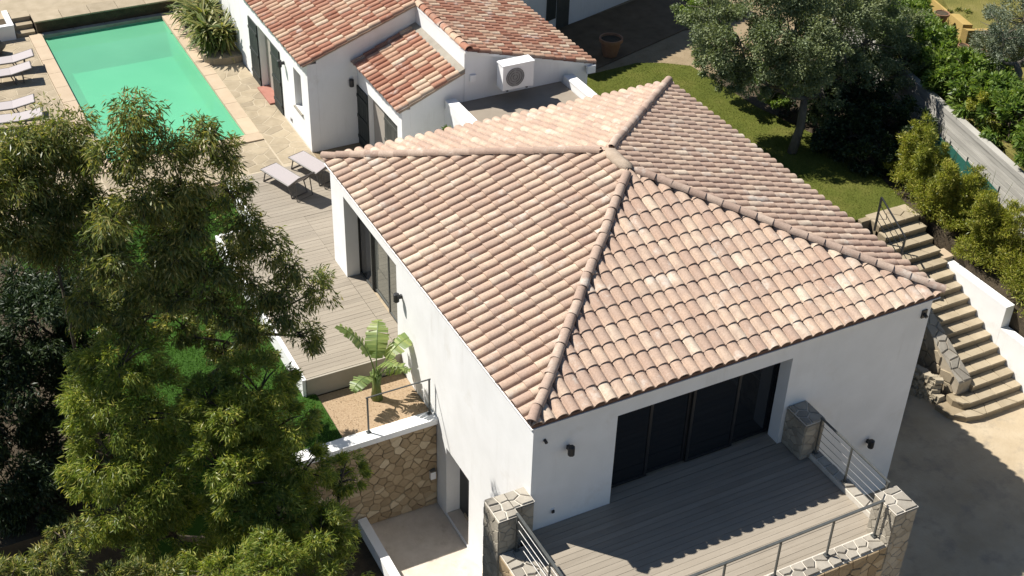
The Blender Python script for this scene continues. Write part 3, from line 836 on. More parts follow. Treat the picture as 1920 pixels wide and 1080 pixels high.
bx('plate', ACW, so_, 0.53, 0.61, Y0-0.02, Y0-0.001, 0.29, 0.38); bx('cover', FRAME, so_, 0.545, 0.595, Y0-0.045, Y0-0.021, 0.305, 0.365)
bxo = empty('meter_box', (0.02, 3.98, -1.9), 'small pale box on the stone courtyard wall', 'box')
bx('case', ACW, bxo, -0.06, 0.05, 3.88, 3.96, -1.92, -1.72); bx('lid', ROCK, bxo, -0.065, 0.055, 3.87, 3.97, -1.719, -1.69)

# ------------------------------------------------------------------ front terrace
ter = empty('front_terrace', (2.7, -1.4, -2.6), 'raised stone-faced terrace with grey deck and stone parapet', 'terrace')
TX0, TX1, TY0 = -0.62, 5.98, -2.95
core = MB()
core.box(TX0, -0.10, TY0, -0.22, -2.69, 0.10)
core.box(5.76, TX1, TY0, Y0-0.004, -2.69, 0.10)
core.box(-0.098, 5.758, TY0, -2.58, -2.69, 0.10)
par = core.build('parapet', JOINTW, ter)
core = MB(); core.box(-0.098, 5.758, -2.578, Y0-0.004, -2.69, -0.06); core.build('terrace_base', SOIL, ter)
# crazy paving on the parapets
fl = lambda u, v, h: (u, v, 0.10+h)
stones(fl, cells(5.77, TX1, -2.42, -0.50, 0.21, 0.03, 1.0, seed=12), 0.035, CAPST, par, 'cap_stone', 0.3)
stones(fl, cells(-0.02, 5.50, TY0, -2.60, 0.19, 0.03, 1.2, seed=13), 0.035, CAPST, par, 'cap_stone', 0.3)
stones(fl, cells(TX0, -0.11, TY0, -0.24, 0.21, 0.03, 1.0, seed=14), 0.035, CAPST, par, 'cap_stone', 0.3)
# stone facing
stones(lambda u, v, h: (u, TY0-h, v), cells(TX0, TX1, -2.6, 0.09, 0.14, 0.010, 2.1, seed=15, jv=.28), 0.028, WALLST, par, 'facing_stone')
stones(lambda u, v, h: (TX0-h, u, v), cells(TY0, -0.22, -2.6, 0.09, 0.13, 0.006, 2.2, seed=16, jv=.18), 0.016, WALLST, par, 'facing_stone')
PILST = surf('grey_pillar_stone', [(0.25, (0.30, 0.27, 0.22)), (0.7, (0.42, 0.385, 0.32))], 3, 6, 0.92, (22, 0.7, 0.02), rnd=0.18, k=0.85)
def pillar(x0, x1, y0, y1, z0, z1, seed, south=True, west=True):
    p = bx('pillar', WALLJ, ter, x0, x1, y0, y1, z0, z1)
    bx('cap_bed', JOINTW, p, x0-.012, x1+.012, y0-.012, y1+(.012 if y1 < 0 else 0), z1+.001, z1+.012)
    stones(lambda u, v, h: (u, v, z1+.01+h), cells(x0-0.01, x1+0.01, y0-0.01, y1+0.01, 0.2, 0.03, 1.0, seed=seed), 0.03, CAPST, p, 'cap_stone', 0.25)
    if south: stones(lambda u, v, h: (u, y0-h, v), cells(x0, x1, z0, z1-0.02, 0.12, 0.006, 1.6, seed=seed+1, jv=.18), 0.016, PILST, p, 'facing_stone')
    if west: stones(lambda u, v, h: (x0-h, u, v), cells(y0, y1, z0, z1-0.02, 0.12, 0.006, 1.6, seed=seed+2, jv=.18), 0.016, PILST, p, 'facing_stone')
    return p
pillar(5.55, 5.975, -0.46, Y0-0.01, 0.02, 0.86, 21)
pillar(5.52, 5.985, -2.975, -2.43, -2.68, 0.86, 24)
pillar(-0.64, -0.27, -0.20, 0.36, -2.68, 0.86, 27)
pillar(-0.268, 0.115, -0.02, 0.36, -2.68, 0.86, 30)
# deck boards
def deck(parent, x0, x1, y0, y1, z, w, gap, mat):
    n = round((y1-y0)/w); w = (y1-y0)/n
    for k in range(n):
        a = y0+k*w+gap/2; b = y0+(k+1)*w-gap/2; zz = z+rng.uniform(-.002, .002)
        MB().box(x0, x1, a, b, z-0.025, zz).build('deck_board', mat, parent)
dk = empty('deck_floor', (2.8, -1.2, 0)); dk.parent = ter; dk.location = Vector((2.8, -1.2, 0))-ter.location
deck(dk, -0.09, 5.75, -2.57, 0.115, 0.0, 0.125, 0.006, PLANK)
deck(dk, 1.765, 5.455, 0.125, 0.43, 0.0, 0.125, 0.006, PLANK)

def railing(posts, ztop, cables, label, rail_w=0.045, zb=0.14, cab=0.006):
    p0 = Vector(posts[0])
    t = empty('railing', (p0.x, p0.y, zb), label, 'railing')
    for p in posts:
        m = MB().box(p[0]-.015, p[0]+.015, p[1]-.015, p[1]+.015, zb, ztop-0.02)
        m.box(p[0]-.045, p[0]+.045, p[1]-.045, p[1]+.045, zb-0.004, zb+.012); m.build('post', RAILM, t)
    a, b = Vector((*posts[0][:2], 0)), Vector((*posts[-1][:2], 0)); d = (b-a).normalized(); n = Vector((-d.y, d.x, 0))*rail_w/2
    a -= d*.03; b += d*.03
    zz = Vector((0, 0, ztop-.022)); z2 = Vector((0, 0, ztop))
    MB().hexa([a-n+zz, b-n+zz, b+n+zz, a+n+zz], [a-n+z2, b-n+z2, b+n+z2, a+n+z2]).build('top_rail', RAILM, t)
    for z in cables:
        MB().tube([a+d*.03+Vector((0, 0, z)), b-d*.03+Vector((0, 0, z))], cab, 5).build('cable', STEEL, t)
    return t
railing([(x, -2.69) for x in (-0.02, 1.08, 2.19, 3.3, 4.4, 5.44)], 0.99, (), 'grey railing along the front edge of the terrace', 0.05)
railing([(5.84, y) for y in (-0.52, -1.38, -2.36)], 0.99, (0.84, 0.66, 0.5, 0.34), 'grey cable railing between two stone pillars above the driveway', 0.04)
railing([(-0.33, y) for y in (-0.27, -1.4, -2.6)], 0.99, (0.84, 0.66, 0.5, 0.34), 'grey cable railing on the courtyard side of the terrace', 0.05)

# ------------------------------------------------------------------ courtyard wall, planter railing, kerb
cw = empty('stone_wall', (-1.2, 4.0, -2.7), 'tan stone retaining wall with white coping above the courtyard', 'wall')
cwb = bx('wall', WALLJ, cw, -3.2, 0.115, 3.98, 4.165, -2.69, -0.5)
stones(lambda u, v, h: (u, 3.98-h, v), cells(-3.2, 0.11, -2.68, -0.5, 0.13, 0.010, 2.0, seed=33, jv=.30), 0.026, WALLST, cwb, 'wall_stone')
slabs('x', -3.25, 0.115, 3.90, 4.19, -0.49, -0.36, 1.15, 0.004, 'coping', WHITE, cw)
railing([(-1.26, 4.12), (0.03, 4.12)], 0.52, (), 'thin grey railing on the white coping of the courtyard wall', 0.02, -0.36)
kb = bx('kerb', WHITE, None, -1.66, -1.48, -4.0, 3.9, -2.68, -2.36)
tag(recentre(kb), 'low white kerb wall along the edge of the courtyard', 'kerb')
# gravel
m = MB(); q = random.Random(5)
for k in range(2600):
    x, y = q.uniform(-1.73, 0.10), q.uniform(4.2, 5.64); r = q.uniform(.012, .026); z = -0.468
    a = q.uniform(0, 6.28)
    m.add([(x+r*math.cos(a+t)*q.uniform(.8, 1.3), y+r*math.sin(a+t), z) for t in (0, 1.57, 3.14, 4.71)]+[(x+q.uniform(-.004, .004), y, z+r*q.uniform(.7, 1.1))], [(0, 1, 4), (1, 2, 4), (2, 3, 4), (3, 0, 4)])
bed = bx('gravel_bed', GRAVEL, None, -1.74, 0.11, 4.2, 5.66, -0.469, -0.455); bed['kind'] = 'structure'
tag(m.build('gravel', GRAVEL), 'tan gravel covering the planting bed by the deck', 'gravel', kind='stuff')

# ------------------------------------------------------------------ wooden deck behind
wd = empty('wooden_deck', (-0.5, 9, -0.4), 'pale wooden deck of long boards beside the house and lawn', 'deck')
deck(wd, -1.93, 0.115, 5.75, 11.45, 0.0, 0.132, 0.006, PLANK)
deck(wd, -0.98, 2.6, 11.45, 13.82, 0.0, 0.132, 0.006, PLANK)
bx('subframe', SOIL, wd, 0.12, 2.6, 9.46, 13.74, -0.45, -0.03)
bx('subframe', SOIL, wd, -1.9, 0.11, 5.76, 11.44, -0.45, -0.03)
bx('subframe', SOIL, wd, -0.98, 0.11, 11.45, 13.74, -0.45, -0.03)
deck(wd, 0.12, 2.6, 9.47, 11.44, 0.0, 0.132, 0.006, PLANK)
bx('fascia', FASCIA, wd, -1.95, 0.115, 5.70, 5.745, -0.46, -0.003)
bx('fascia', WHITE, wd, -2.02, -1.935, 5.70, 11.5, -0.46, 0.012)
bx('fascia', WHITE, wd, -1.06, -0.985, 11.5, 13.8, -0.46, 0.012)
bx('fascia', WHITE, wd, -1.932, -1.062, 11.455, 11.53, -0.46, 0.012)
deck(dk, 0.125, 0.43, 5.87, 8.69, 0.0, 0.132, 0.006, PLANK)

# ------------------------------------------------------------------ stone stairs
st = empty('stone_stairs', (12.8, 3, -2.5), 'straight flight of sandstone steps climbing from the driveway to the lawn', 'stairs')
rise, going, yf = 0.16, 0.293, 0.87
for k in range(16):
    yb = yf + k*going; zt = -2.34+rise*k
    if k == 0: poly = [(13.49, yb), (12.05, yb+.02), (11.72, yb+.10), (11.45, yb+.36), (11.40, yb+.75), (13.49, yb+.75)]
    elif k == 1: poly = [(13.49, yb), (12.0, yb+.02), (11.82, yb+.08), (11.70, yb+.28), (11.72, yb+.5), (13.49, yb+.5)]
    else: poly = [(13.49, yb), (12.27, yb+.015), (12.27, yb+going+(0.1 if k < 15 else 0.2)), (13.49, yb+going+(0.1 if k < 15 else 0.2))]
    poly = poly[::-1]
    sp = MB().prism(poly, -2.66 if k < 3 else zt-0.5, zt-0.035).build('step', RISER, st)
    # tread stones, with a small nosing over the riser
    u0, u1 = (11.42, 13.50) if k == 0 else (11.74, 13.50) if k == 1 else (12.26, 13.50)
    cl_ = cells(u0, u1, yb-0.018, yb+going+(0.0 if k < 15 else 0.25), going, 0.012, 1.25, seed=50+k)
    if k < 2:
        cut_ = []
        for poly2 in cl_:
            for a, b in zip(poly[::-1], (poly[::-1])[1:]):
                nx, ny = -(b[1]-a[1]), (b[0]-a[0])
                if b[0] > 11.39 and a[1] <= b[1]+1e-6 and b[0] < a[0]+0.06 and len(poly2) >= 3:
                    L = math.hypot(nx, ny); nx, ny = nx/L, ny/L
                    poly2 = clip(poly2, nx, ny, nx*a[0]+ny*a[1]+0.012)
            if len(poly2) >= 3: cut_.append(poly2)
        cl_ = cut_
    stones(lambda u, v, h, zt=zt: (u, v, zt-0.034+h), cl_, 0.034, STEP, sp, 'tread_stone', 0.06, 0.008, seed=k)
bx('landing', RISER, st, 12.0, 13.49, 5.60, 5.75, -0.3, 0.045)
# sloped stone side wall
sw = empty('stair_side_wall', (12.1, 2.4, -2.5), 'sloping stone-paved wall along the open side of the stairs', 'wall')
ya, yb_, za, zb_ = 1.55, 4.4, -1.88, -0.30
swb = MB().hexa([(11.88, ya, -2.66), (12.262, ya, -2.66), (12.262, yb_, -2.66), (11.88, yb_, -2.66)], [(11.88, ya, za), (12.262, ya, za), (12.262, yb_, zb_), (11.88, yb_, zb_)]).build('wall', JOINT, sw)
sl = (zb_-za)/(yb_-ya)
stones(lambda u, v, h: (u, v, za+(v-ya)*sl+h), cells(11.87, 12.27, ya, yb_, 0.22, 0.025, 0.95, seed=71), 0.03, CAPST, swb, 'cap_stone', 0.2)
stones(lambda u, v, h: (11.88-h, u, v), [p for p in cells(ya, yb_, -2.5, zb_, 0.24, 0.025, 1.3, seed=72) if max(b-(za+(a-ya)*sl) for a, b in p) < 0], 0.03, FLAG, swb, 'facing_stone')
# white wall on the other side
ww = empty('stair_wall', (13.65, 2, -2.5), 'white rendered wall stepping down beside the stone stairs', 'wall')
bx('wall', WHITE, ww, 13.505, 13.76, 2.15, 4.2, -2.6, -0.66)
bx('wall', WHITE, ww, 13.505, 13.72, -3.5, 2.146, -2.6, -1.24)
bx('pier', COPING, ww, 13.46, 13.80, 4.202, 4.55, -0.9, -0.56)
# handrail at the stair head
rl = empty('handrail', (12.1, 4.7, 0), 'small dark metal handrail at the top of the stone stairs', 'railing')
for y, z0 in ((5.2, 0.03), (4.22, -0.5)): bx('post', FRAME, rl, 12.03, 12.07, y-.02, y+.02, z0, z0+0.92)
MB().tube([(12.05, 5.2, 0.95), (12.05, 4.22, 0.42)], 0.022, 6).build('top_rail', FRAME, rl)
for dz in (0.2, 0.4, 0.6): MB().tube([(12.05, 5.2, 0.95-dz), (12.05, 4.22, 0.42-dz)], 0.010, 5).build('bar', FRAME, rl)
# rubble pile
rp = empty('stone_pile', (11.5, 2.0, -2.5), 'heap of stacked pale rubble stones at the foot of the stairs', 'stone pile')
q = random.Random(8)
for k in range(112):
    lay = k//16; t = (k % 16)/16
    x = 11.28+0.32*t+q.uniform(-.05, .05)+0.02*lay; y = 2.65-0.95*t+q.uniform(-.05, .05); z = -2.46+lay*0.085
    if lay > 2 and t > 0.75: continue
    a = q.uniform(-.7, .3); L, w, h = q.uniform(.07, .14), q.uniform(.05, .08), q.uniform(.03, .045)
    ca, sa = math.cos(a), math.sin(a)
    P = lambda u, v, hh: (x+ca*u-sa*v, y+sa*u+ca*v, z+hh)
    j = lambda: q.uniform(.75, 1.1)
    MB().hexa([P(-L*j(), -w*j(), -h), P(L*j(), -w*j(), -h), P(L*j(), w*j(), -h), P(-L*j(), w*j(), -h)], [P(-L*j()*.9, -w*j()*.9, h), P(L*j()*.9, -w*j()*.9, h), P(L*j()*.9, w*j()*.9, h), P(-L*j()*.9, w*j()*.9, h)]).build('rubble_stone', RUBBLE, rp)

# ------------------------------------------------------------------ pool house
ph = empty('pool_house', (2.8, 17, 0), 'white pool house with red tile roof and dark open shutters', 'house')
sp_ = 0.356
wall_grid('x', 1.38, 1.63, 14.33, 22, -0.1, 2.37, [(17.12, 18.22, -0.1, 1.82), (14.85, 15.40, 0.78, 1.86)], 'wall', WHITE_OLD, ph)
wall_grid('y', 14.33, 14.58, 1.632, 4.45, -0.1, 2.3, [], 'wall', WHITE_OLD, ph, top=lambda x: 2.37+sp_*(x-1.38)-0.02)
L3 = math.hypot(4.3-1.22, sp_*(4.3-1.22))
V3 = Vector((1, 0, sp_)).normalized()
prf = MB().hexa([(1.26, 14.26, 2.36), (4.4, 14.26, 2.36+sp_*3.14), (4.4, 22, 2.36+sp_*3.14), (1.26, 22, 2.36)], [(1.26, 14.26, 2.395), (4.4, 14.26, 2.395+sp_*3.14), (4.4, 22, 2.395+sp_*3.14), (1.26, 22, 2.395)]).build('roof', MORTAR, ph)
make_roof(prf, [(Vector((1.20, 19.9, 2.395)), Vector((0, -1, 0)), V3, 5.68, L3, 0, 0, 28, 10)], TILE_RED, 298)
dr = bx('door', CURTAIN, ph, 1.56, 1.60, 17.13, 18.21, -0.09, 1.81)
bx('handle', FRAME, dr, 1.53, 1.559, 17.2, 17.24, 0.85, 0.97)
bx('threshold', REDSILL, ph, 1.22, 1.56, 17.14, 18.20, -0.07, 0.03)
def shutter(parent, axis, c, u0, u1, z0, z1, mat, t=0.03, side=-1):
    n = 5; w = (u1-u0)/n
    back = MB(); 
    def B(mm, ca, cb, ua, ub, za, zb):
        if axis == 'x': mm.box(min(ca, cb), max(ca, cb), ua, ub, za, zb)
        else: mm.box(ua, ub, min(ca, cb), max(ca, cb), za, zb)
    B(back, c, c+side*t*0.6, u0, u1, z0, z1)
    so2 = back.build('shutter', mat, parent)
    for k in range(n):
        mm = MB(); B(mm, c+side*t*0.61, c+side*t, u0+k*w+.006, u0+(k+1)*w-.006, z0+.003, z1-.003); mm.build('board', mat, so2)
    for zz in (z0+(z1-z0)*0.14, z0+(z1-z0)*0.5, z0+(z1-z0)*0.84):
        mm = MB(); B(mm, c+side*t*1.01, c+side*t*1.7, u0+.02, u1-.02, zz-.04, zz+.04); mm.build('batten', mat, so2)
    return so2
shutter(ph, 'x', 1.374, 18.25, 18.98, -0.04, 1.80, SHUT)
shutter(ph, 'x', 1.374, 16.44, 17.10, -0.04, 1.82, SHUT)
wp = bx('window', SHUTG, ph, 1.56, 1.60, 14.84, 15.41, 0.77, 1.87)
bx('pane', GLASS, wp, 1.548, 1.559, 14.90, 15.10, 0.84, 1.80); bx('pane', GLASS, wp, 1.548, 1.559, 15.14, 15.35, 0.84, 1.80)
bx('sill', CAPST, ph, 1.33, 1.56, 14.83, 15.42, 0.735, 0.778)
wall_lamp((1.38, 16.10, 1.66), 'x', 'black wall lamp between shutter and window of the pool house', 0.13)
tag(recentre(bx('wall_socket', ACG, None, 1.35, 1.378, 15.78, 15.86, 0.12, 0.2)), 'tiny grey socket low on the pool house wall', 'socket')
ch = empty('chimney', (3.95, 15.2, 3.3)); ch.parent = ph; ch.location = Vector((3.95, 15.4, 3.3))-ph.location
bx('stack', WHITE_OLD, ch, 3.78, 4.12, 15.3, 15.75, 3.1, 3.72); bx('cap', CAPST, ch, 3.74, 4.16, 15.26, 15.79, 3.722, 3.78)

# annex
tree('small_shrub', (3.35, 10.75, -0.07), [(3.35, 10.75, 1.2, .28, .28, .5), (3.4, 10.7, 1.75, .2, .2, .3)], 1500, (0.12, 0.04), LAUREL, BARK, 'small green shrub between the annex and the tiled roof edge', 'shrub', trunk_r=.03, droop=.1)
ax = empty('annex', (3.5, 12.9, 0), 'small white annex with lean-to tile roof and shuttered doors', 'annex')
wall_grid('x', 2.68, 2.9, 11.5, 14.328, -0.1, 2.2, [(11.78, 13.60, -0.1, 1.66)], 'wall', WHITE_OLD, ax)
sa_ = 0.41
wall_grid('y', 11.5, 11.72, 2.902, 4.29, -0.1, 2.2, [], 'wall', WHITE_OLD, ax, top=lambda x: 2.2+sa_*(x-2.68)-0.02)
arf = MB().hexa([(2.60, 11.44, 2.17), (4.29, 11.44, 2.17+sa_*1.69), (4.29, 14.325, 2.17+sa_*1.69), (2.60, 14.325, 2.17)], [(2.60, 11.44, 2.215), (4.29, 11.44, 2.215+sa_*1.69), (4.29, 14.325, 2.215+sa_*1.69), (2.60, 14.325, 2.215)]).build('roof', MORTAR, ax)
make_roof(arf, [(Vector((2.54, 14.31, 2.215)), Vector((0, -1, 0)), Vector((1, 0, sa_)).normalized(), 2.9, 1.62*math.hypot(1, sa_), 0, 0, 14, 5)], TILE_RED, 298)
MB().hexa([(4.13, 11.45, 2.88), (4.295, 11.45, 2.88), (4.295, 14.32, 2.88), (4.13, 14.32, 2.88)], [(4.13, 11.45, 2.93), (4.295, 11.45, 2.99), (4.295, 14.32, 2.99), (4.13, 14.32, 2.93)]).build('flashing', CAPST, ax)
shutter(ax, 'x', 2.674, 13.62, 14.30, -0.05, 1.60, SHUT)
shutter(ax, 'x', 2.80, 11.80, 12.82, -0.05, 1.63, SHUTG)
bx('door', CURTAIN, ax, 2.80, 2.84, 12.83, 13.59, -0.05, 1.65)
wall_lamp((2.50, 14.33, 1.70), 'y', 'black wall lamp above the dark shutter of the annex', 0.08)

# big rear house with the red roof
bh = empty('rear_house', (6, 14, 0), 'white house with red tile roof carrying the air conditioner', 'house')
sb_ = 0.29
wall_grid('y', 11.5, 11.75, 4.30, 7.70, -0.1, 2.3, [], 'wall', WHITE_OLD, bh, top=lambda x: 3.40-sb_*(x-4.30))
bx('wall', WHITE_OLD, bh, 4.30, 4.5, 11.752, 17.0, -0.1, 3.385)
bx('wall', WHITE_OLD, bh, 7.45, 7.70, 11.752, 17.0, -0.1, 2.36)
brf = MB().hexa([(7.80, 11.43, 2.36), (7.80, 17.1, 2.36), (4.29, 17.1, 2.36+sb_*3.51), (4.29, 11.43, 2.36+sb_*3.51)], [(7.80, 11.43, 2.43), (7.80, 17.1, 2.43), (4.29, 17.1, 2.43+sb_*3.51), (4.29, 11.43, 2.43+sb_*3.51)]).build('roof', WHITE_OLD, bh)
make_roof(brf, [(Vector((7.86, 11.40, 2.415)), Vector((0, 1, 0)), Vector((-1, 0, sb_)).normalized(), 5.7, 3.52*math.hypot(1, sb_), 0, 0, 28, 12)], TILE_RED, 292)
hip_row(brf, (4.37, 11.40, 3.45), (4.37, 17.0, 3.45), TILE_RED, 'ridge_tile', 0.30, 0.10, 0.015)
bx('eaves_end', WHITE_OLD, bh, 7.60, 7.84, 11.36, 11.429, 2.22, 2.42)

# air conditioner
ac = empty('air_conditioner', (5.47, 11.1, 2.4), 'white air conditioner unit with round grey fan on the shaded wall', 'air conditioner')
body = bx('body', ACW, ac, 5.06, 5.88, 10.98, 11.30, 2.46, 3.08)
gr = MB()
N_ = 24
vs = [(5.38+0.235*math.cos(2*math.pi*k/N_), 10.972, 2.77+0.235*math.sin(2*math.pi*k/N_)) for k in range(N_)]
gr.add(vs+[(x, 10.985, z) for x, y, z in vs], [tuple(range(N_-1, -1, -1))]+[(k, (k+1) % N_, N_+(k+1) % N_, N_+k) for k in range(N_)])
fan = gr.build('fan_grille', ACG, ac)
for rr in (0.06, 0.12, 0.18, 0.235):
    MB().tube([(5.38+rr*math.cos(2*math.pi*k/20), 10.966, 2.77+rr*math.sin(2*math.pi*k/20)) for k in range(21)], 0.005, 4, False).build('grille_ring', FRAME, fan)
bx('top_lid', ACW, ac, 5.045, 5.895, 10.965, 11.31, 3.081, 3.105)
for x in (5.2, 5.72): bx('bracket', FRAME, ac, x-.02, x+.02, 11.0, 11.498, 2.41, 2.455)
tag(recentre(bx('junction_box', ACW, None, 4.43, 4.58, 11.43, 11.498, 2.62, 2.78)), 'small white junction box on the shaded wall by the annex roof', 'box')

# flat roof link
fr = empty('flat_roof_link', (5.5, 10.5, 0), 'flat-roofed white link building between the tiled houses', 'building')
bx('wall', WHITE_OLD, fr, 3.77, 7.18, 9.50, 11.497, -0.1, 2.05)
bx('roof_screed', ROOFCONC, fr, 4.02, 6.93, 9.52, 11.495, 2.052, 2.10)
for x0_, x1_ in ((3.76, 4.0), (6.95, 7.19)):
    p_ = bx('parapet', WHITE_OLD, fr, x0_, x1_, 9.51, 11.40, 2.052, 2.27)
    for k in range(5): bx('coping', WHITE, p_, x0_-.01, x1_+.01, 9.52+k*.375, 9.52+(k+1)*.375-.004, 2.272, 2.305)

# rear wing that shades the ground around the pot
e = Vector((0.951, 0.309, 0)); nn = Vector((-0.309, 0.951, 0))
rw = empty('rear_wing', (11, 18.3, 0), 'long white wing in deep shade behind the terracotta pot', 'building')
P0 = Vector((7.9, 17.05, 0)); Lw = 7.2
def wing(a, b, d0, d1, z0, z1): 
    q = [P0+e*a+nn*d0, P0+e*b+nn*d0, P0+e*b+nn*d1, P0+e*a+nn*d1]
    return MB().prism([(v.x, v.y) for v in q], z0, z1)
wing(0, Lw, 0.35, 4.2, -0.1, 4.1).build('wall', WHITE_OLD, rw)
wing(2.55, 2.95, 0.32, 0.347, 0.35, 1.7).build('shutter', SHUT, rw)
wing(3.0, 3.55, 0.33, 0.347, -0.08, 1.8).build('door', SHUTG, rw)
rwr = wing(-0.1, Lw+0.1, -0.02, 4.3, 4.102, 4.17).build('roof', UNDER, rw)
sw_ = 0.3
make_roof(rwr, [(P0-nn*0.02+Vector((0, 0, 4.18)), e, (nn+Vector((0, 0, sw_))).normalized(), Lw, 4.3, 0, 0, 34, 13)], TILE_RED, 0)

# ------------------------------------------------------------------ sun loungers
def lounger(loc, rz, label, group, back=0.75):
    t = empty('sun_lounger', loc, label, 'sun lounger', group)
    t.rotation_euler = (0, 0, rz)
    w, Ls, h = 0.23, 1.10, 0.30
    cb, sb = math.cos(back), math.sin(back); Lb = 0.58
    f = MB()
    for s in (-1, 1):
        f.tube([(s*w, Ls, h), (s*w, 0, h)], 0.021, 6); f.tube([(s*w, 0, h), (s*w, -Lb*cb, h+Lb*sb)], 0.021, 6)
    f.tube([(-w, Ls, h), (w, Ls, h)], 0.021, 6); f.tube([(-w, -Lb*cb, h+Lb*sb), (w, -Lb*cb, h+Lb*sb)], 0.021, 6)
    f.build('frame', LFRAME, t, local=True)
    MB().hexa([(-w+.012, 0.0, h+.004), (w-.012, 0.0, h+.004), (w-.012, Ls-.012, h+.004), (-w+.012, Ls-.012, h+.004)], [(-w+.012, 0.0, h+.016), (w-.012, 0.0, h+.016), (w-.012, Ls-.012, h+.016), (-w+.012, Ls-.012, h+.016)]).build('seat', SLING, t, local=True)
    d = Vector((0, -cb, sb)); nb = Vector((0, sb, cb))*0.012; o = Vector((0, 0, h+.004))
    a, b = o+d*0.005, o+d*(Lb-.012)
    x = Vector((w-.012, 0, 0))
    MB().hexa([a-x, a+x, b+x, b-x], [a-x+nb, a+x+nb, b+x+nb, b-x+nb]).build('backrest', SLING, t, local=True)
    for y, tilt in ((Ls-.18, 0.10), (0.02, -0.12)):
        for s in (-1, 1):
            MB().tube([(s*w, y, h), (s*w, y+tilt, 0.0)], 0.017, 6).build('leg', LFRAME, t, local=True)
        MB().tube([(-w, y+tilt, 0.015), (w, y+tilt, 0.015)], 0.016, 6).build('stretcher', LFRAME, t, local=True)
    MB().tube([(-w, -Lb*cb*.55, h+Lb*sb*.55), (-w, -0.30, 0.02), (w, -0.30, 0.02), (w, -Lb*cb*.55, h+Lb*sb*.55)], 0.016, 6).build('back_prop', LFRAME, t, local=True)
    return t
lounger((0.31, 12.47, 0.003), 0.32, 'pale sling sun lounger with raised back on the deck, out in full sun', 'loungers on the deck')
lounger((1.12, 12.75, 0.003), 0.32, 'pale sling sun lounger on the deck, partly hidden by the house roof', 'loungers on the deck')
lounger((-4.55, 22.05, 0.0), 1.50, 'pale sun lounger beside the grey boulder on the pool terrace', 'loungers on the pool terrace', 0.2)
lounger((-4.75, 21.30, 0.0), 1.50, 'pale sun lounger second from the grey boulder on the pool terrace', 'loungers on the pool terrace', 0.2)
lounger((-5.05, 19.30, 0.0), 1.45, 'pale sun lounger third from the grey boulder on the pool terrace', 'loungers on the pool terrace', 0.2)
lounger((-5.0, 18.55, 0.0), 1.40, 'pale sun lounger farthest from the grey boulder on the pool terrace', 'loungers on the pool terrace', 0.15)
m = MB(); blob(m, (-5.05, 23.3, 0.2), (0.5, 0.35, 0.38), 9, 12, 8, 0.12)
tag(recentre(m.build('boulder', ROCK, smooth=True)), 'grey boulder at the white planter by the pool', 'rock')

# ------------------------------------------------------------------ pots
def pot(loc, r, h, label):
    t = empty('plant_pot', loc, label, 'pot')
    MB().lathe(loc, [(r*.62, 0), (r*.70, h*.15), (r*.93, h*.8), (r*1.06, h*.82), (r*1.06, h), (r*.94, h), (r*.90, h*.86)], 22).build('body', TERRA, t, smooth=False)
    MB().lathe((loc[0], loc[1], loc[2]+h*.84), [(r*.89, 0), (r*.89, .03)], 16).build('soil', SOIL, t)
struct(MB().prism([(7.9, 14.95), (9.7, 15.25), (14.2, 16.7), (16.5, 16.7), (16.5, 19.9), (7.9, 17.6)], -0.06, -0.045), 'ground_shade', surf('brown_ground_shade', [(0.3, (0.15, 0.105, 0.06)), (0.7, (0.25, 0.18, 0.11))], 2, 6, 0.9, (20, 0.3, 0.01)))  # dark sheet: rear wing's deep shade painted into the ground, inside its shadow line
pot((11.25, 16.1, -0.044), 0.33, 0.56, 'large empty terracotta pot in the shade of the rear wing')

# ------------------------------------------------------------------ banana plant in the gravel bed
bp = empty('banana_plant', (-0.68, 5.10, -0.455), 'young banana plant with torn arching leaves in the gravel bed', 'plant')
m = MB(); q = random.Random(2)
for k in range(7):
    a = k*0.9; r = 0.05 if k else 0
    m.tube([(-0.68+r*math.cos(a)*1.5, 5.10+r*math.sin(a)*1.5, -0.46), (-0.68+r*math.cos(a)*.8, 5.10+r*math.sin(a)*.8, -0.1), (-0.68+r*math.cos(a)*2.2, 5.10+r*math.sin(a)*2.2, 0.22)], [0.055, 0.045, 0.02], 7)
m.build('stem', BANANA, bp, smooth=True)
def banana_leaf(az, elev, Lp, Lb, wid, curl):
    m = MB(); h = Vector((math.cos(az), math.sin(az), 0)); sd_ = Vector((-math.sin(az), math.cos(az), 0))
    p = Vector((-0.68, 5.10, 0.05)); pts = [p]; ang = elev
    n1, n2 = 5, 16
    for k in range(n1): p = p+(h*math.cos(ang)+Vector((0, 0, math.sin(ang))))*Lp/n1; ang -= 0.04; pts.append(p)
    mid = []
    for k in range(n2):
        mid.append((p, ang)); p = p+(h*math.cos(ang)+Vector((0, 0, math.sin(ang))))*Lb/n2; ang -= curl/n2; pts.append(p)
    m.tube(pts[::2], [0.016*(1-i/len(pts[::2])*.7) for i in range(len(pts[::2]))], 5)
    for k, (c, a) in enumerate(mid):
        t = (k+.5)/n2; w = wid*math.sin(math.pi*(0.08+0.9*t))**0.55
        f = h*math.cos(a)+Vector((0, 0, math.sin(a))); un_ = f.cross(sd_)*-1
        for s in (-1, 1):
            ww_ = w*q.uniform(.9, 1.05); dr_ = q.uniform(-.02, .05)
            a0, a1 = c, c+f*(Lb/n2*0.97)
            tip = c+sd_*(s*ww_)+f*(Lb/n2*.9)-un_*dr_*-1-Vector((0, 0, ww_*.12))
            m.add([a0, a1+f*(Lb/n2*.06), tip+f*(Lb/n2*(.55 if q.random() < .8 else .2)), tip-f*(Lb/n2*.48)], [(0, 1, 2, 3)])
    m.build('leaf', BANANA, bp)
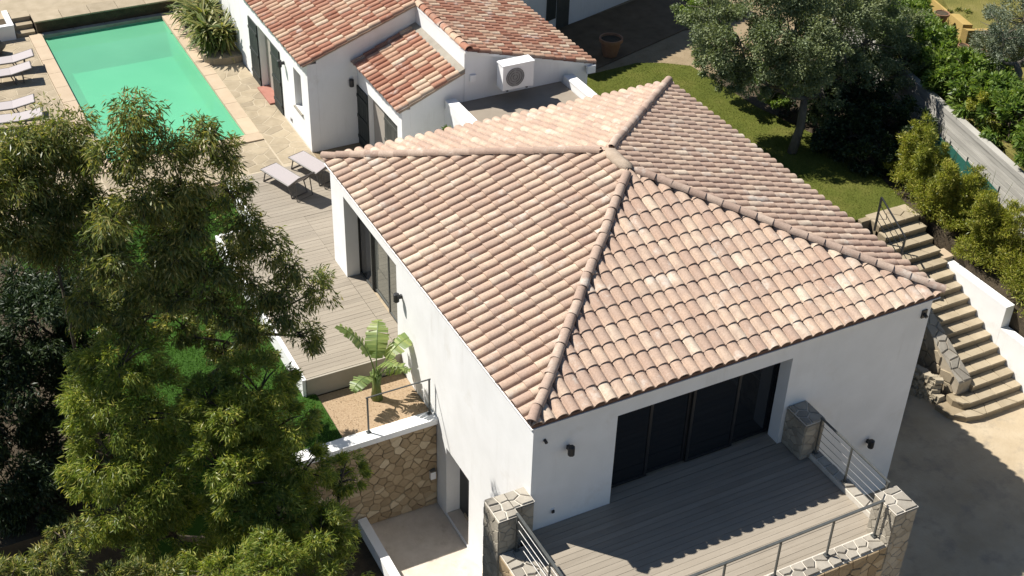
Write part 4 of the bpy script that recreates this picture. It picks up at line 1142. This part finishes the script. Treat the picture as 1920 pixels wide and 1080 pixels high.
for az, el, Lp, Lb, wd_, cu in ((2.5, 1.25, .45, .60, .10, 1.0), (0.25, 0.85, .35, .62, .13, 1.4), (1.1, 1.1, .32, .55, .15, 1.1), (3.6, 0.65, .20, .36, .12, 1.7), (-0.7, 0.85, .22, .38, .12, 1.4), (5.0, 1.15, .3, .40, .12, 1.2)):
    banana_leaf(az, min(1.5, el+.18), Lp*1.3, Lb*1.55, wd_*1.6, cu*.9)

# ------------------------------------------------------------------ sword-leaved plants by the pool
yp = empty('planter', (0.9, 21, 0), 'low curved stone planter at the pool corner under the sword plants', 'planter')
m = MB().prism([(0.36, 20.3), (0.55, 20.05), (0.9, 19.93), (1.37, 19.95), (1.37, 24.0), (0.48, 24.0)], -0.08, 0.20); m.build('wall', FLAG, yp)
def sword_plant(loc, n, L, label, seed):
    t = empty('sword_plant', loc, label, 'plant', 'sword plants by the pool'); q = random.Random(seed)
    MB().tube([loc, (loc[0], loc[1], loc[2]+L*.5)], [.08, .06], 7).build('stem', BARK, t)
    m = MB()
    for k in range(n):
        a = q.uniform(0, 6.283); z = loc[2]+q.uniform(0.05, L*.75)
        strip_leaf(m, (loc[0], loc[1], z), (math.cos(a), math.sin(a), 0), L*q.uniform(.55, .9), .065, L*q.uniform(-.1, .75), q.uniform(.25, .8), 5)
    m.build('foliage', YUCCA, t)
for k, (x, y, n, L) in enumerate(((0.62, 20.7, 150, 1.0), (1.05, 20.55, 150, 0.95), (0.75, 21.5, 160, 1.15), (1.1, 22.1, 150, 1.1), (0.6, 22.6, 140, 1.0))):
    sword_plant((x, y, 0.19), n, L, ('bushy sword-leaved plant at the front of the pool planter', 'bushy sword-leaved plant beside the shuttered pool house wall', 'tall sword-leaved plant in the middle of the pool planter', 'bushy sword-leaved plant behind the pool house corner', 'bushy sword-leaved plant at the far end of the pool planter')[k], k)

# ------------------------------------------------------------------ trees in front on the left
tree('feathery_tree', (-3.9, 3.9, -2.7), [
    lobe(255, 225, 4.20, 0.44), lobe(225, 290, 4.05, 0.46), lobe(310, 285, 4.07, 0.40), lobe(385, 255, 4.13, 0.37), lobe(430, 300, 4.03, 0.33), lobe(340, 345, 3.93, 0.48), lobe(430, 360, 3.90, 0.35),
    lobe(270, 380, 3.85, 0.48), lobe(370, 420, 3.76, 0.46), lobe(460, 420, 3.76, 0.37), lobe(500, 460, 3.67, 0.35), lobe(455, 530, 3.51, 0.37), lobe(545, 500, 3.58, 0.32), lobe(595, 545, 3.48, 0.33), lobe(530, 580, 3.40, 0.39), lobe(575, 630, 3.29, 0.30),
    lobe(310, 480, 3.63, 0.46), lobe(200, 420, 3.76, 0.42), lobe(390, 510, 3.56, 0.40), lobe(220, 500, 3.58, 0.44), lobe(440, 600, 3.36, 0.32), lobe(340, 560, 3.45, 0.26)
    , lobe(330, 440, 4.0, .48), lobe(400, 565, 3.7, .40), lobe(290, 545, 3.9, .46), lobe(470, 625, 3.5, .36), lobe(180, 470, 4.2, .48), lobe(240, 600, 3.9, .42), lobe(330, 500, 4.4, .44), lobe(430, 470, 4.0, .40), lobe(170, 560, 4.3, .42), lobe(500, 560, 3.5, .36)], 46000, (0.130, 0.024), EUC, BARK, 'olive-green feathery tree overhanging the pool end and deck', 'tree', trunk_r=0.08, droop=1.0, clump=0.52, shell=0.1, cl=60)
tree('feathery_tree', (-6.2, 4.8, -0.5), [
    lobe(110, 250, 5.15, 0.51), lobe(50, 270, 5.11, 0.51), lobe(150, 310, 5.03, 0.44), lobe(60, 350, 4.95, 0.55), lobe(130, 390, 4.87, 0.46), lobe(-30, 340, 4.97, 0.70), lobe(10, 430, 4.79, 0.62), lobe(100, 460, 4.73, 0.48), lobe(170, 370, 4.91, 0.33)],
    32000, (0.125, 0.023), EUC, BARK, 'olive-green feathery tree beside the loungers on the pool terrace', 'tree', trunk_r=0.06, droop=1.0, clump=0.52, shell=0.1, cl=60)
tree('wattle_tree', (-4.7, 3.0, -2.7), [
    lobe(225, 680, 3.4, .72), lobe(200, 760, 3.2, .75), lobe(280, 770, 3.0, .8), lobe(210, 860, 2.8, .8), lobe(300, 890, 2.6, .85), lobe(230, 960, 2.4, .8), lobe(320, 1000, 2.3, .8), lobe(330, 800, 3.4, .6)],
    54000, (0.115, 0.019), EUCY, BARK, 'yellow-green wattle tree rising from the dark slope', 'tree', trunk_r=0.11, droop=0.6, clump=0.27, shell=0.5, cl=50)
tree('wattle_tree', (-3.4, 1.8, -2.7), [
    lobe(400, 850, 2.10, 0.55), lobe(440, 950, 1.70, 0.55), lobe(380, 740, 2.60, 0.42), lobe(480, 720, 2.50, 0.64), lobe(430, 780, 2.20, 0.62), lobe(520, 800, 2.10, 0.71), lobe(470, 880, 1.70, 0.66), lobe(560, 880, 1.90, 0.62), lobe(640, 880, 2.00, 0.44), lobe(520, 960, 1.30, 0.62), lobe(600, 1000, 1.10, 0.53)],
    74000, (0.115, 0.019), EUCY, BARK, 'yellow-green wattle tree beside the stone courtyard wall', 'tree', trunk_r=0.11, droop=0.6, clump=0.27, shell=0.5, cl=50)
tree('wattle_tree', (-3.2, 0.6, -2.7), [
    lobe(590, 1000, 0.8, .6), lobe(520, 1060, 0.4, .7), lobe(420, 1090, 0.2, .7), lobe(620, 1090, 0.2, .6)],
    24000, (0.115, 0.019), EUCY, BARK, 'low yellow-green wattle tree by the white courtyard kerb', 'tree', trunk_r=0.08, droop=0.6, clump=0.27, shell=0.5, cl=50)
tree('wattle_tree', (-6.4, 0.9, -2.7), [
    lobe(90, 1065, 0.6, .45), lobe(200, 1110, 0.4, .5), lobe(10, 1110, 0.4, .5), lobe(290, 1110, 0.3, .5), lobe(130, 1000, 0.9, .3)],
    13000, (0.115, 0.019), EUC, BARK, 'low wattle tree at the foot of the dark slope', 'tree', trunk_r=0.08, droop=0.6, clump=0.27, shell=0.5, cl=50)
tree('dark_tree', (-7.3, 6.0, -2.7), [
    lobe(60, 600, 6.6, .9), lobe(150, 560, 7.0, .8), lobe(40, 720, 6.0, 1.0), lobe(110, 820, 5.4, .9), lobe(20, 900, 5.0, 1.0), lobe(-60, 640, 6.4, 1.0), lobe(130, 660, 6.4, .7), lobe(80, 960, 4.6, .8), lobe(180, 500, 7.6, .6), lobe(60, 520, 7.6, .7), lobe(-40, 780, 5.6, 1.0), lobe(150, 740, 5.4, .6)],
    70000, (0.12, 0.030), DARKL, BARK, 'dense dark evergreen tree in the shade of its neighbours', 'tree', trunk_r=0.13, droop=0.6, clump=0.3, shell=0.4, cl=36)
tree('dark_shrub', (-3.6, 6.0, -0.4), [
    lobe(250, 560, 6.6, .6), lobe(330, 600, 6.0, .45), lobe(420, 640, 5.6, .5), lobe(200, 600, 6.4, .6), lobe(480, 650, 5.4, .45)],
    12000, (0.13, 0.030), EUC, BARK, 'dark leafy shrub on the lawn between the trees', 'shrub', trunk_r=0.06, droop=0.6, clump=0.3, shell=0.4, cl=34)

# ------------------------------------------------------------------ big tree on the east lawn
tree('oak_tree', (12.5, 9.05, 0.0), [
    lobe(1370, 150, 10.2, .5), lobe(1720, 170, 10.0, .75), lobe(1640, 200, 9.6, .6), lobe(1560, 220, 9.3, .5), lobe(1770, 150, 10.2, .7), lobe(1690, 60, 10.6, .9), lobe(1480, 60, 9.8, 1.26), lobe(1385, 70, 10.3, 1.16), lobe(1350, 110, 10.6, 0.66), lobe(1500, 130, 9.2, 0.77), lobe(1560, 20, 10.4, 1.21), lobe(1630, 75, 10.2, 1.04), lobe(1415, 135, 9.6, 0.68), lobe(1530, 95, 9.0, 0.83),
    lobe(1700, 110, 10.2, 0.88), lobe(1460, -30, 10.6, 1.32), lobe(1330, 15, 11.0, 0.83), lobe(1600, -30, 11.0, 1.21), lobe(1590, 140, 9.6, 0.66), lobe(1540, 170, 9.4, 0.55), lobe(1450, 165, 9.5, 0.44), lobe(1660, 150, 9.8, 0.66)],
    140000, (0.075, 0.038), OAK, BARKG, 'large grey-green oak tree standing on the east lawn', 'tree', trunk_r=0.11, droop=0.1, clump=0.27, shell=0.5, cl=44)
for k, (x, y, z, r, lab) in enumerate(((14.3, 8.8, .5, .75, 'dark shrub nearest the oak trunk in its shade'), (15.0, 9.9, .7, .95, 'tall dark shrub under the far branches of the oak'), (15.2, 8.3, .5, .8, 'dark shrub between the oak and the concrete wall'), (14.0, 10.6, .6, .9, 'dark shrub behind the oak trunk'), (14.35, 7.3, .45, .6, 'dark shrub at the lawn edge beside the bamboo'), (15.5, 11.2, .8, 1.0, 'dark shrub in the corner behind the oak'), (13.45, 8.5, .35, .55, 'low dark shrub right against the oak trunk'), (13.7, 7.6, .35, .5, 'low dark shrub spilling over the shaded lawn'))):
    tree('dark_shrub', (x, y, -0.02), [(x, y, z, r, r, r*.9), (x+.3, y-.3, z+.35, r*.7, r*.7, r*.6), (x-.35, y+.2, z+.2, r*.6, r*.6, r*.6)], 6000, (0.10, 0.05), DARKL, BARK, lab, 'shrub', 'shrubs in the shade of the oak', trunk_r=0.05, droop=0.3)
m_ = tree('light_shrub', (13.9, 11.7, 0.0), [lobe(1400, 130, 11.6, .55), lobe(1345, 60, 12.5, .6), lobe(1310, 20, 13, .6), lobe(1460, 170, 10.8, .45)], 9000, (0.09, 0.05), LAUREL, BARK, 'bright green shrubs under the oak next to the bare earth', 'shrub', trunk_r=0.05, droop=0.2)

# ------------------------------------------------------------------ bamboo along the stairs and wall
bam = ((14.35, 6.35, -0.05, .45, 1.25, 'yellow-green bamboo clump at the top of the stairs'), (14.25, 5.35, -0.1, .42, 1.1, 'yellow-green bamboo clump beside the stair head'), (14.6, 4.6, -0.3, .40, 1.05, 'yellow-green bamboo clump under the green net'),
       (14.3, 3.75, -0.5, .42, 1.2, 'yellow-green bamboo clump behind the stair pier'), (14.55, 2.75, -0.75, .42, 1.35, 'yellow-green bamboo clump behind the tall part of the white wall'), (14.4, 1.7, -1.0, .42, 1.35, 'yellow-green bamboo clump behind the step in the white wall'), (14.4, 0.8, -1.2, .42, 1.3, 'yellow-green bamboo clump behind the low part of the white wall'))
for k, (x, y, z, r, h, lab) in enumerate(bam):
    r *= 1.5; h *= 1.45; x -= .15
    t = empty('bamboo', (x, y, z), lab, 'bamboo', 'bamboo along the stair bank'); q = random.Random(k)
    m = MB()
    for j in range(16):
        a, rr = q.uniform(0, 6.28), r*q.uniform(0, .6); b = Vector((x+rr*math.cos(a), y+rr*math.sin(a), z-.05))
        m.tube([b, b+Vector((q.uniform(-.1, .1), q.uniform(-.1, .1), h*.6)), b+Vector((q.uniform(-.25, .25), q.uniform(-.25, .25), h*q.uniform(.9, 1.15)))], [.010, .008, .003], 5)
    m.build('canes', YUCCA, t)
    P, C = crown_points([(x, y, z+h*.30, r, r, h*.35)]+[(x+q.uniform(-.6, .6)*r, y+q.uniform(-.6, .6)*r, z+h*q.uniform(.5, .85), r*.32, r*.32, h*.34) for _ in range(9)], 19000, .36, .2, 60)
    d = P-C; d /= np.linalg.norm(d, axis=1, keepdims=True)+1e-6; d = d*.55+nrg.normal(size=d.shape)*.5; d[:, 2] += .25
    leaf_mesh('foliage', P, d, .095, .020, BAMBOO, t)

# ------------------------------------------------------------------ concrete wall, net, neighbour's hedge
def along(y): return 14.60+0.213*y
cwall = empty('concrete_wall', (along(4), 4, -0.4), 'weathered board-marked concrete boundary wall beside the hedge', 'wall')
MB().prism([(along(-3)+.03, -3), (along(-3)+.19, -3), (along(14)+.19, 14), (along(14)+.03, 14)], -0.75, 1.11).build('core', BOARDC, cwall)
for k in range(13):
    z0, z1 = -0.75+k*.1454, -0.75+(k+1)*.1454-.012
    o_ = rng.uniform(0, .022)
    MB().prism([(along(-3)+o_, -3), (along(-3)+.2, -3), (along(14)+.2, 14), (along(14)+o_, 14)], z0, z1).build('board_band', BOARDC, cwall)
nt_ = empty('net_fence', (15.4, 6.3, 0), 'green windbreak net fence leaning in front of the concrete wall', 'fence')
ny = [7.6, 6.8, 6.0, 5.2, 4.6]
for k in range(4):
    a, b = ny[k], ny[k+1]
    MB().hexa([(along(a)-.42, a, -.05), (along(b)-.42, b, -.05), (along(b)-.41, b, -.05), (along(a)-.41, a, -.05)], [(along(a)-.40, a, .70), (along(b)-.38, b, .62), (along(b)-.37, b, .62), (along(a)-.39, a, .70)]).build('net_panel', NET, nt_)
for y in ny: MB().tube([(along(y)-.40, y, -.1), (along(y)-.38, y, .78)], .02, 6).build('post', RAILM, nt_)
hl = ['at its far end by the meadow', 'beside the ochre wall', 'below the flowering bank', 'above the shadow on the concrete wall', 'above the green net', 'above the bamboo clumps', 'opposite the stair pier', 'at the low end of the concrete wall']
for k, y in enumerate((12.6, 11.2, 9.9, 8.6, 7.3, 6.0, 4.7, 3.2)):
    x = along(y)+.75
    tree('laurel_hedge', (x, y, 0.9), [(x, y, 1.45, .62, .8, .55), (x+.5, y+.2, 1.55, .6, .7, .55), (x+.1, y-.3, 1.8, .5, .6, .4), (x+1.0, y, 1.35, .6, .7, .5)], 7500, (0.17, 0.055), LAUREL, BARK, 'bright green laurel bush behind the concrete wall, '+hl[k], 'hedge', 'laurel bushes behind the concrete wall', trunk_r=.05, droop=.25, clump=.34)

# ------------------------------------------------------------------ neighbour's garden
yw = empty('ochre_wall', (19.4, 11.3, 0.95), 'ochre yellow retaining wall in the garden behind the hedge', 'wall')
MB().prism([(20.05, 12.65), (18.82, 10.15), (19.05, 10.02), (20.28, 12.52)], 0.9, [1.55, 2.0, 2.0, 1.55]).build('wall', YELLOW, yw)
MB().prism([(18.82, 10.149), (19.05, 10.019), (20.2, 9.5), (20.1, 9.35), (18.85, 9.95)], 0.9, 1.9).build('return_wall', YELLOW, yw)
ys_ = empty('garden_steps', (19.4, 12.6, 0.95), 'two old stone steps at the end of the ochre wall', 'steps')
for k in range(3): MB().prism([(19.0+k*.05, 12.35+k*.28), (19.9+k*.05, 12.75+k*.28), (19.75+k*.05, 13.05+k*.28), (18.85+k*.05, 12.65+k*.28)], 0.9, 1.08+k*.13).build('step', CAPST, ys_)
for k, (u, v, z, r, lab) in enumerate(((1766, 27, 2.0, .2, 'round terracotta pot standing on top of the ochre wall'), (1806, 88, 1.9, .14, 'small pale pot on the ledge below the ochre wall'), (1838, 100, 1.7, .2, 'wide pale bowl among the flowers'))):
    p = at_z(u, v, z); pot((p.x, p.y, z-.25), r, .3, lab)
p = at_z(1905, 150, 1.75)
tree('olive_tree', (p.x, p.y, 1.7), [lobe(1880, 60, p.y+.8, .8), lobe(1920, 30, p.y+1.2, .9), lobe(1935, 90, p.y+.4, .7), lobe(1860, 100, p.y+.8, .5)], 16000, (0.07, 0.022), OLIVE, BARKG, 'silvery olive tree with twisted pale trunk in the garden behind', 'tree', trunk_r=.1, droop=.1)
tree('olive_tree', (p.x+3.2, p.y+3.0, 2.1), [(p.x+3.2, p.y+3, 3.2, 1.1, 1.1, .9), (p.x+2.6, p.y+3.5, 3.5, .9, .9, .8)], 12000, (0.07, 0.022), OLIVE, BARKG, 'silvery olive tree farther up the meadow', 'tree', trunk_r=.1, droop=.1)
for k, (u, v, lab) in enumerate(((1820, 120, 'flowering bush with pale blossoms below the ochre wall'), (1860, 160, 'loose green bush beside the olive trunk'), (1790, 45, 'straggly bush trailing over the ochre wall'), (1850, 200, 'yellow-green bush next to the red bench'))):
    p = at_z(u, v, 1.6)
    tree('garden_bush', (p.x, p.y, 1.0), [(p.x, p.y, 1.5, .5, .5, .4), (p.x+.3, p.y+.3, 1.6, .4, .4, .35)], 4000, (0.08, 0.035), (EUC, LAUREL, EUC, BAMBOO)[k], BARK, lab, 'bush', trunk_r=.03, droop=.1)
p = at_z(1915, 172, 1.3)
rb = empty('garden_bench', (p.x, p.y, .95), 'small red bench in the garden behind the hedge', 'bench')
bx('seat', REDP, rb, p.x-.35, p.x+.5, p.y-.15, p.y+.15, 1.28, 1.33)
for dx in (-.3, .42): bx('leg', REDP, rb, p.x+dx, p.x+dx+.05, p.y-.1, p.y+.1, .95, 1.279)

# ------------------------------------------------------------------ from plan units to metres
done = set()
for o in bpy.data.objects:
    if o.type not in {'MESH', 'EMPTY'}: continue
    o.location = o.location*S
    if o.type == 'MESH' and o.data.name not in done:
        done.add(o.data.name); o.data.transform(Matrix.Scale(S, 4)); o.data.update()
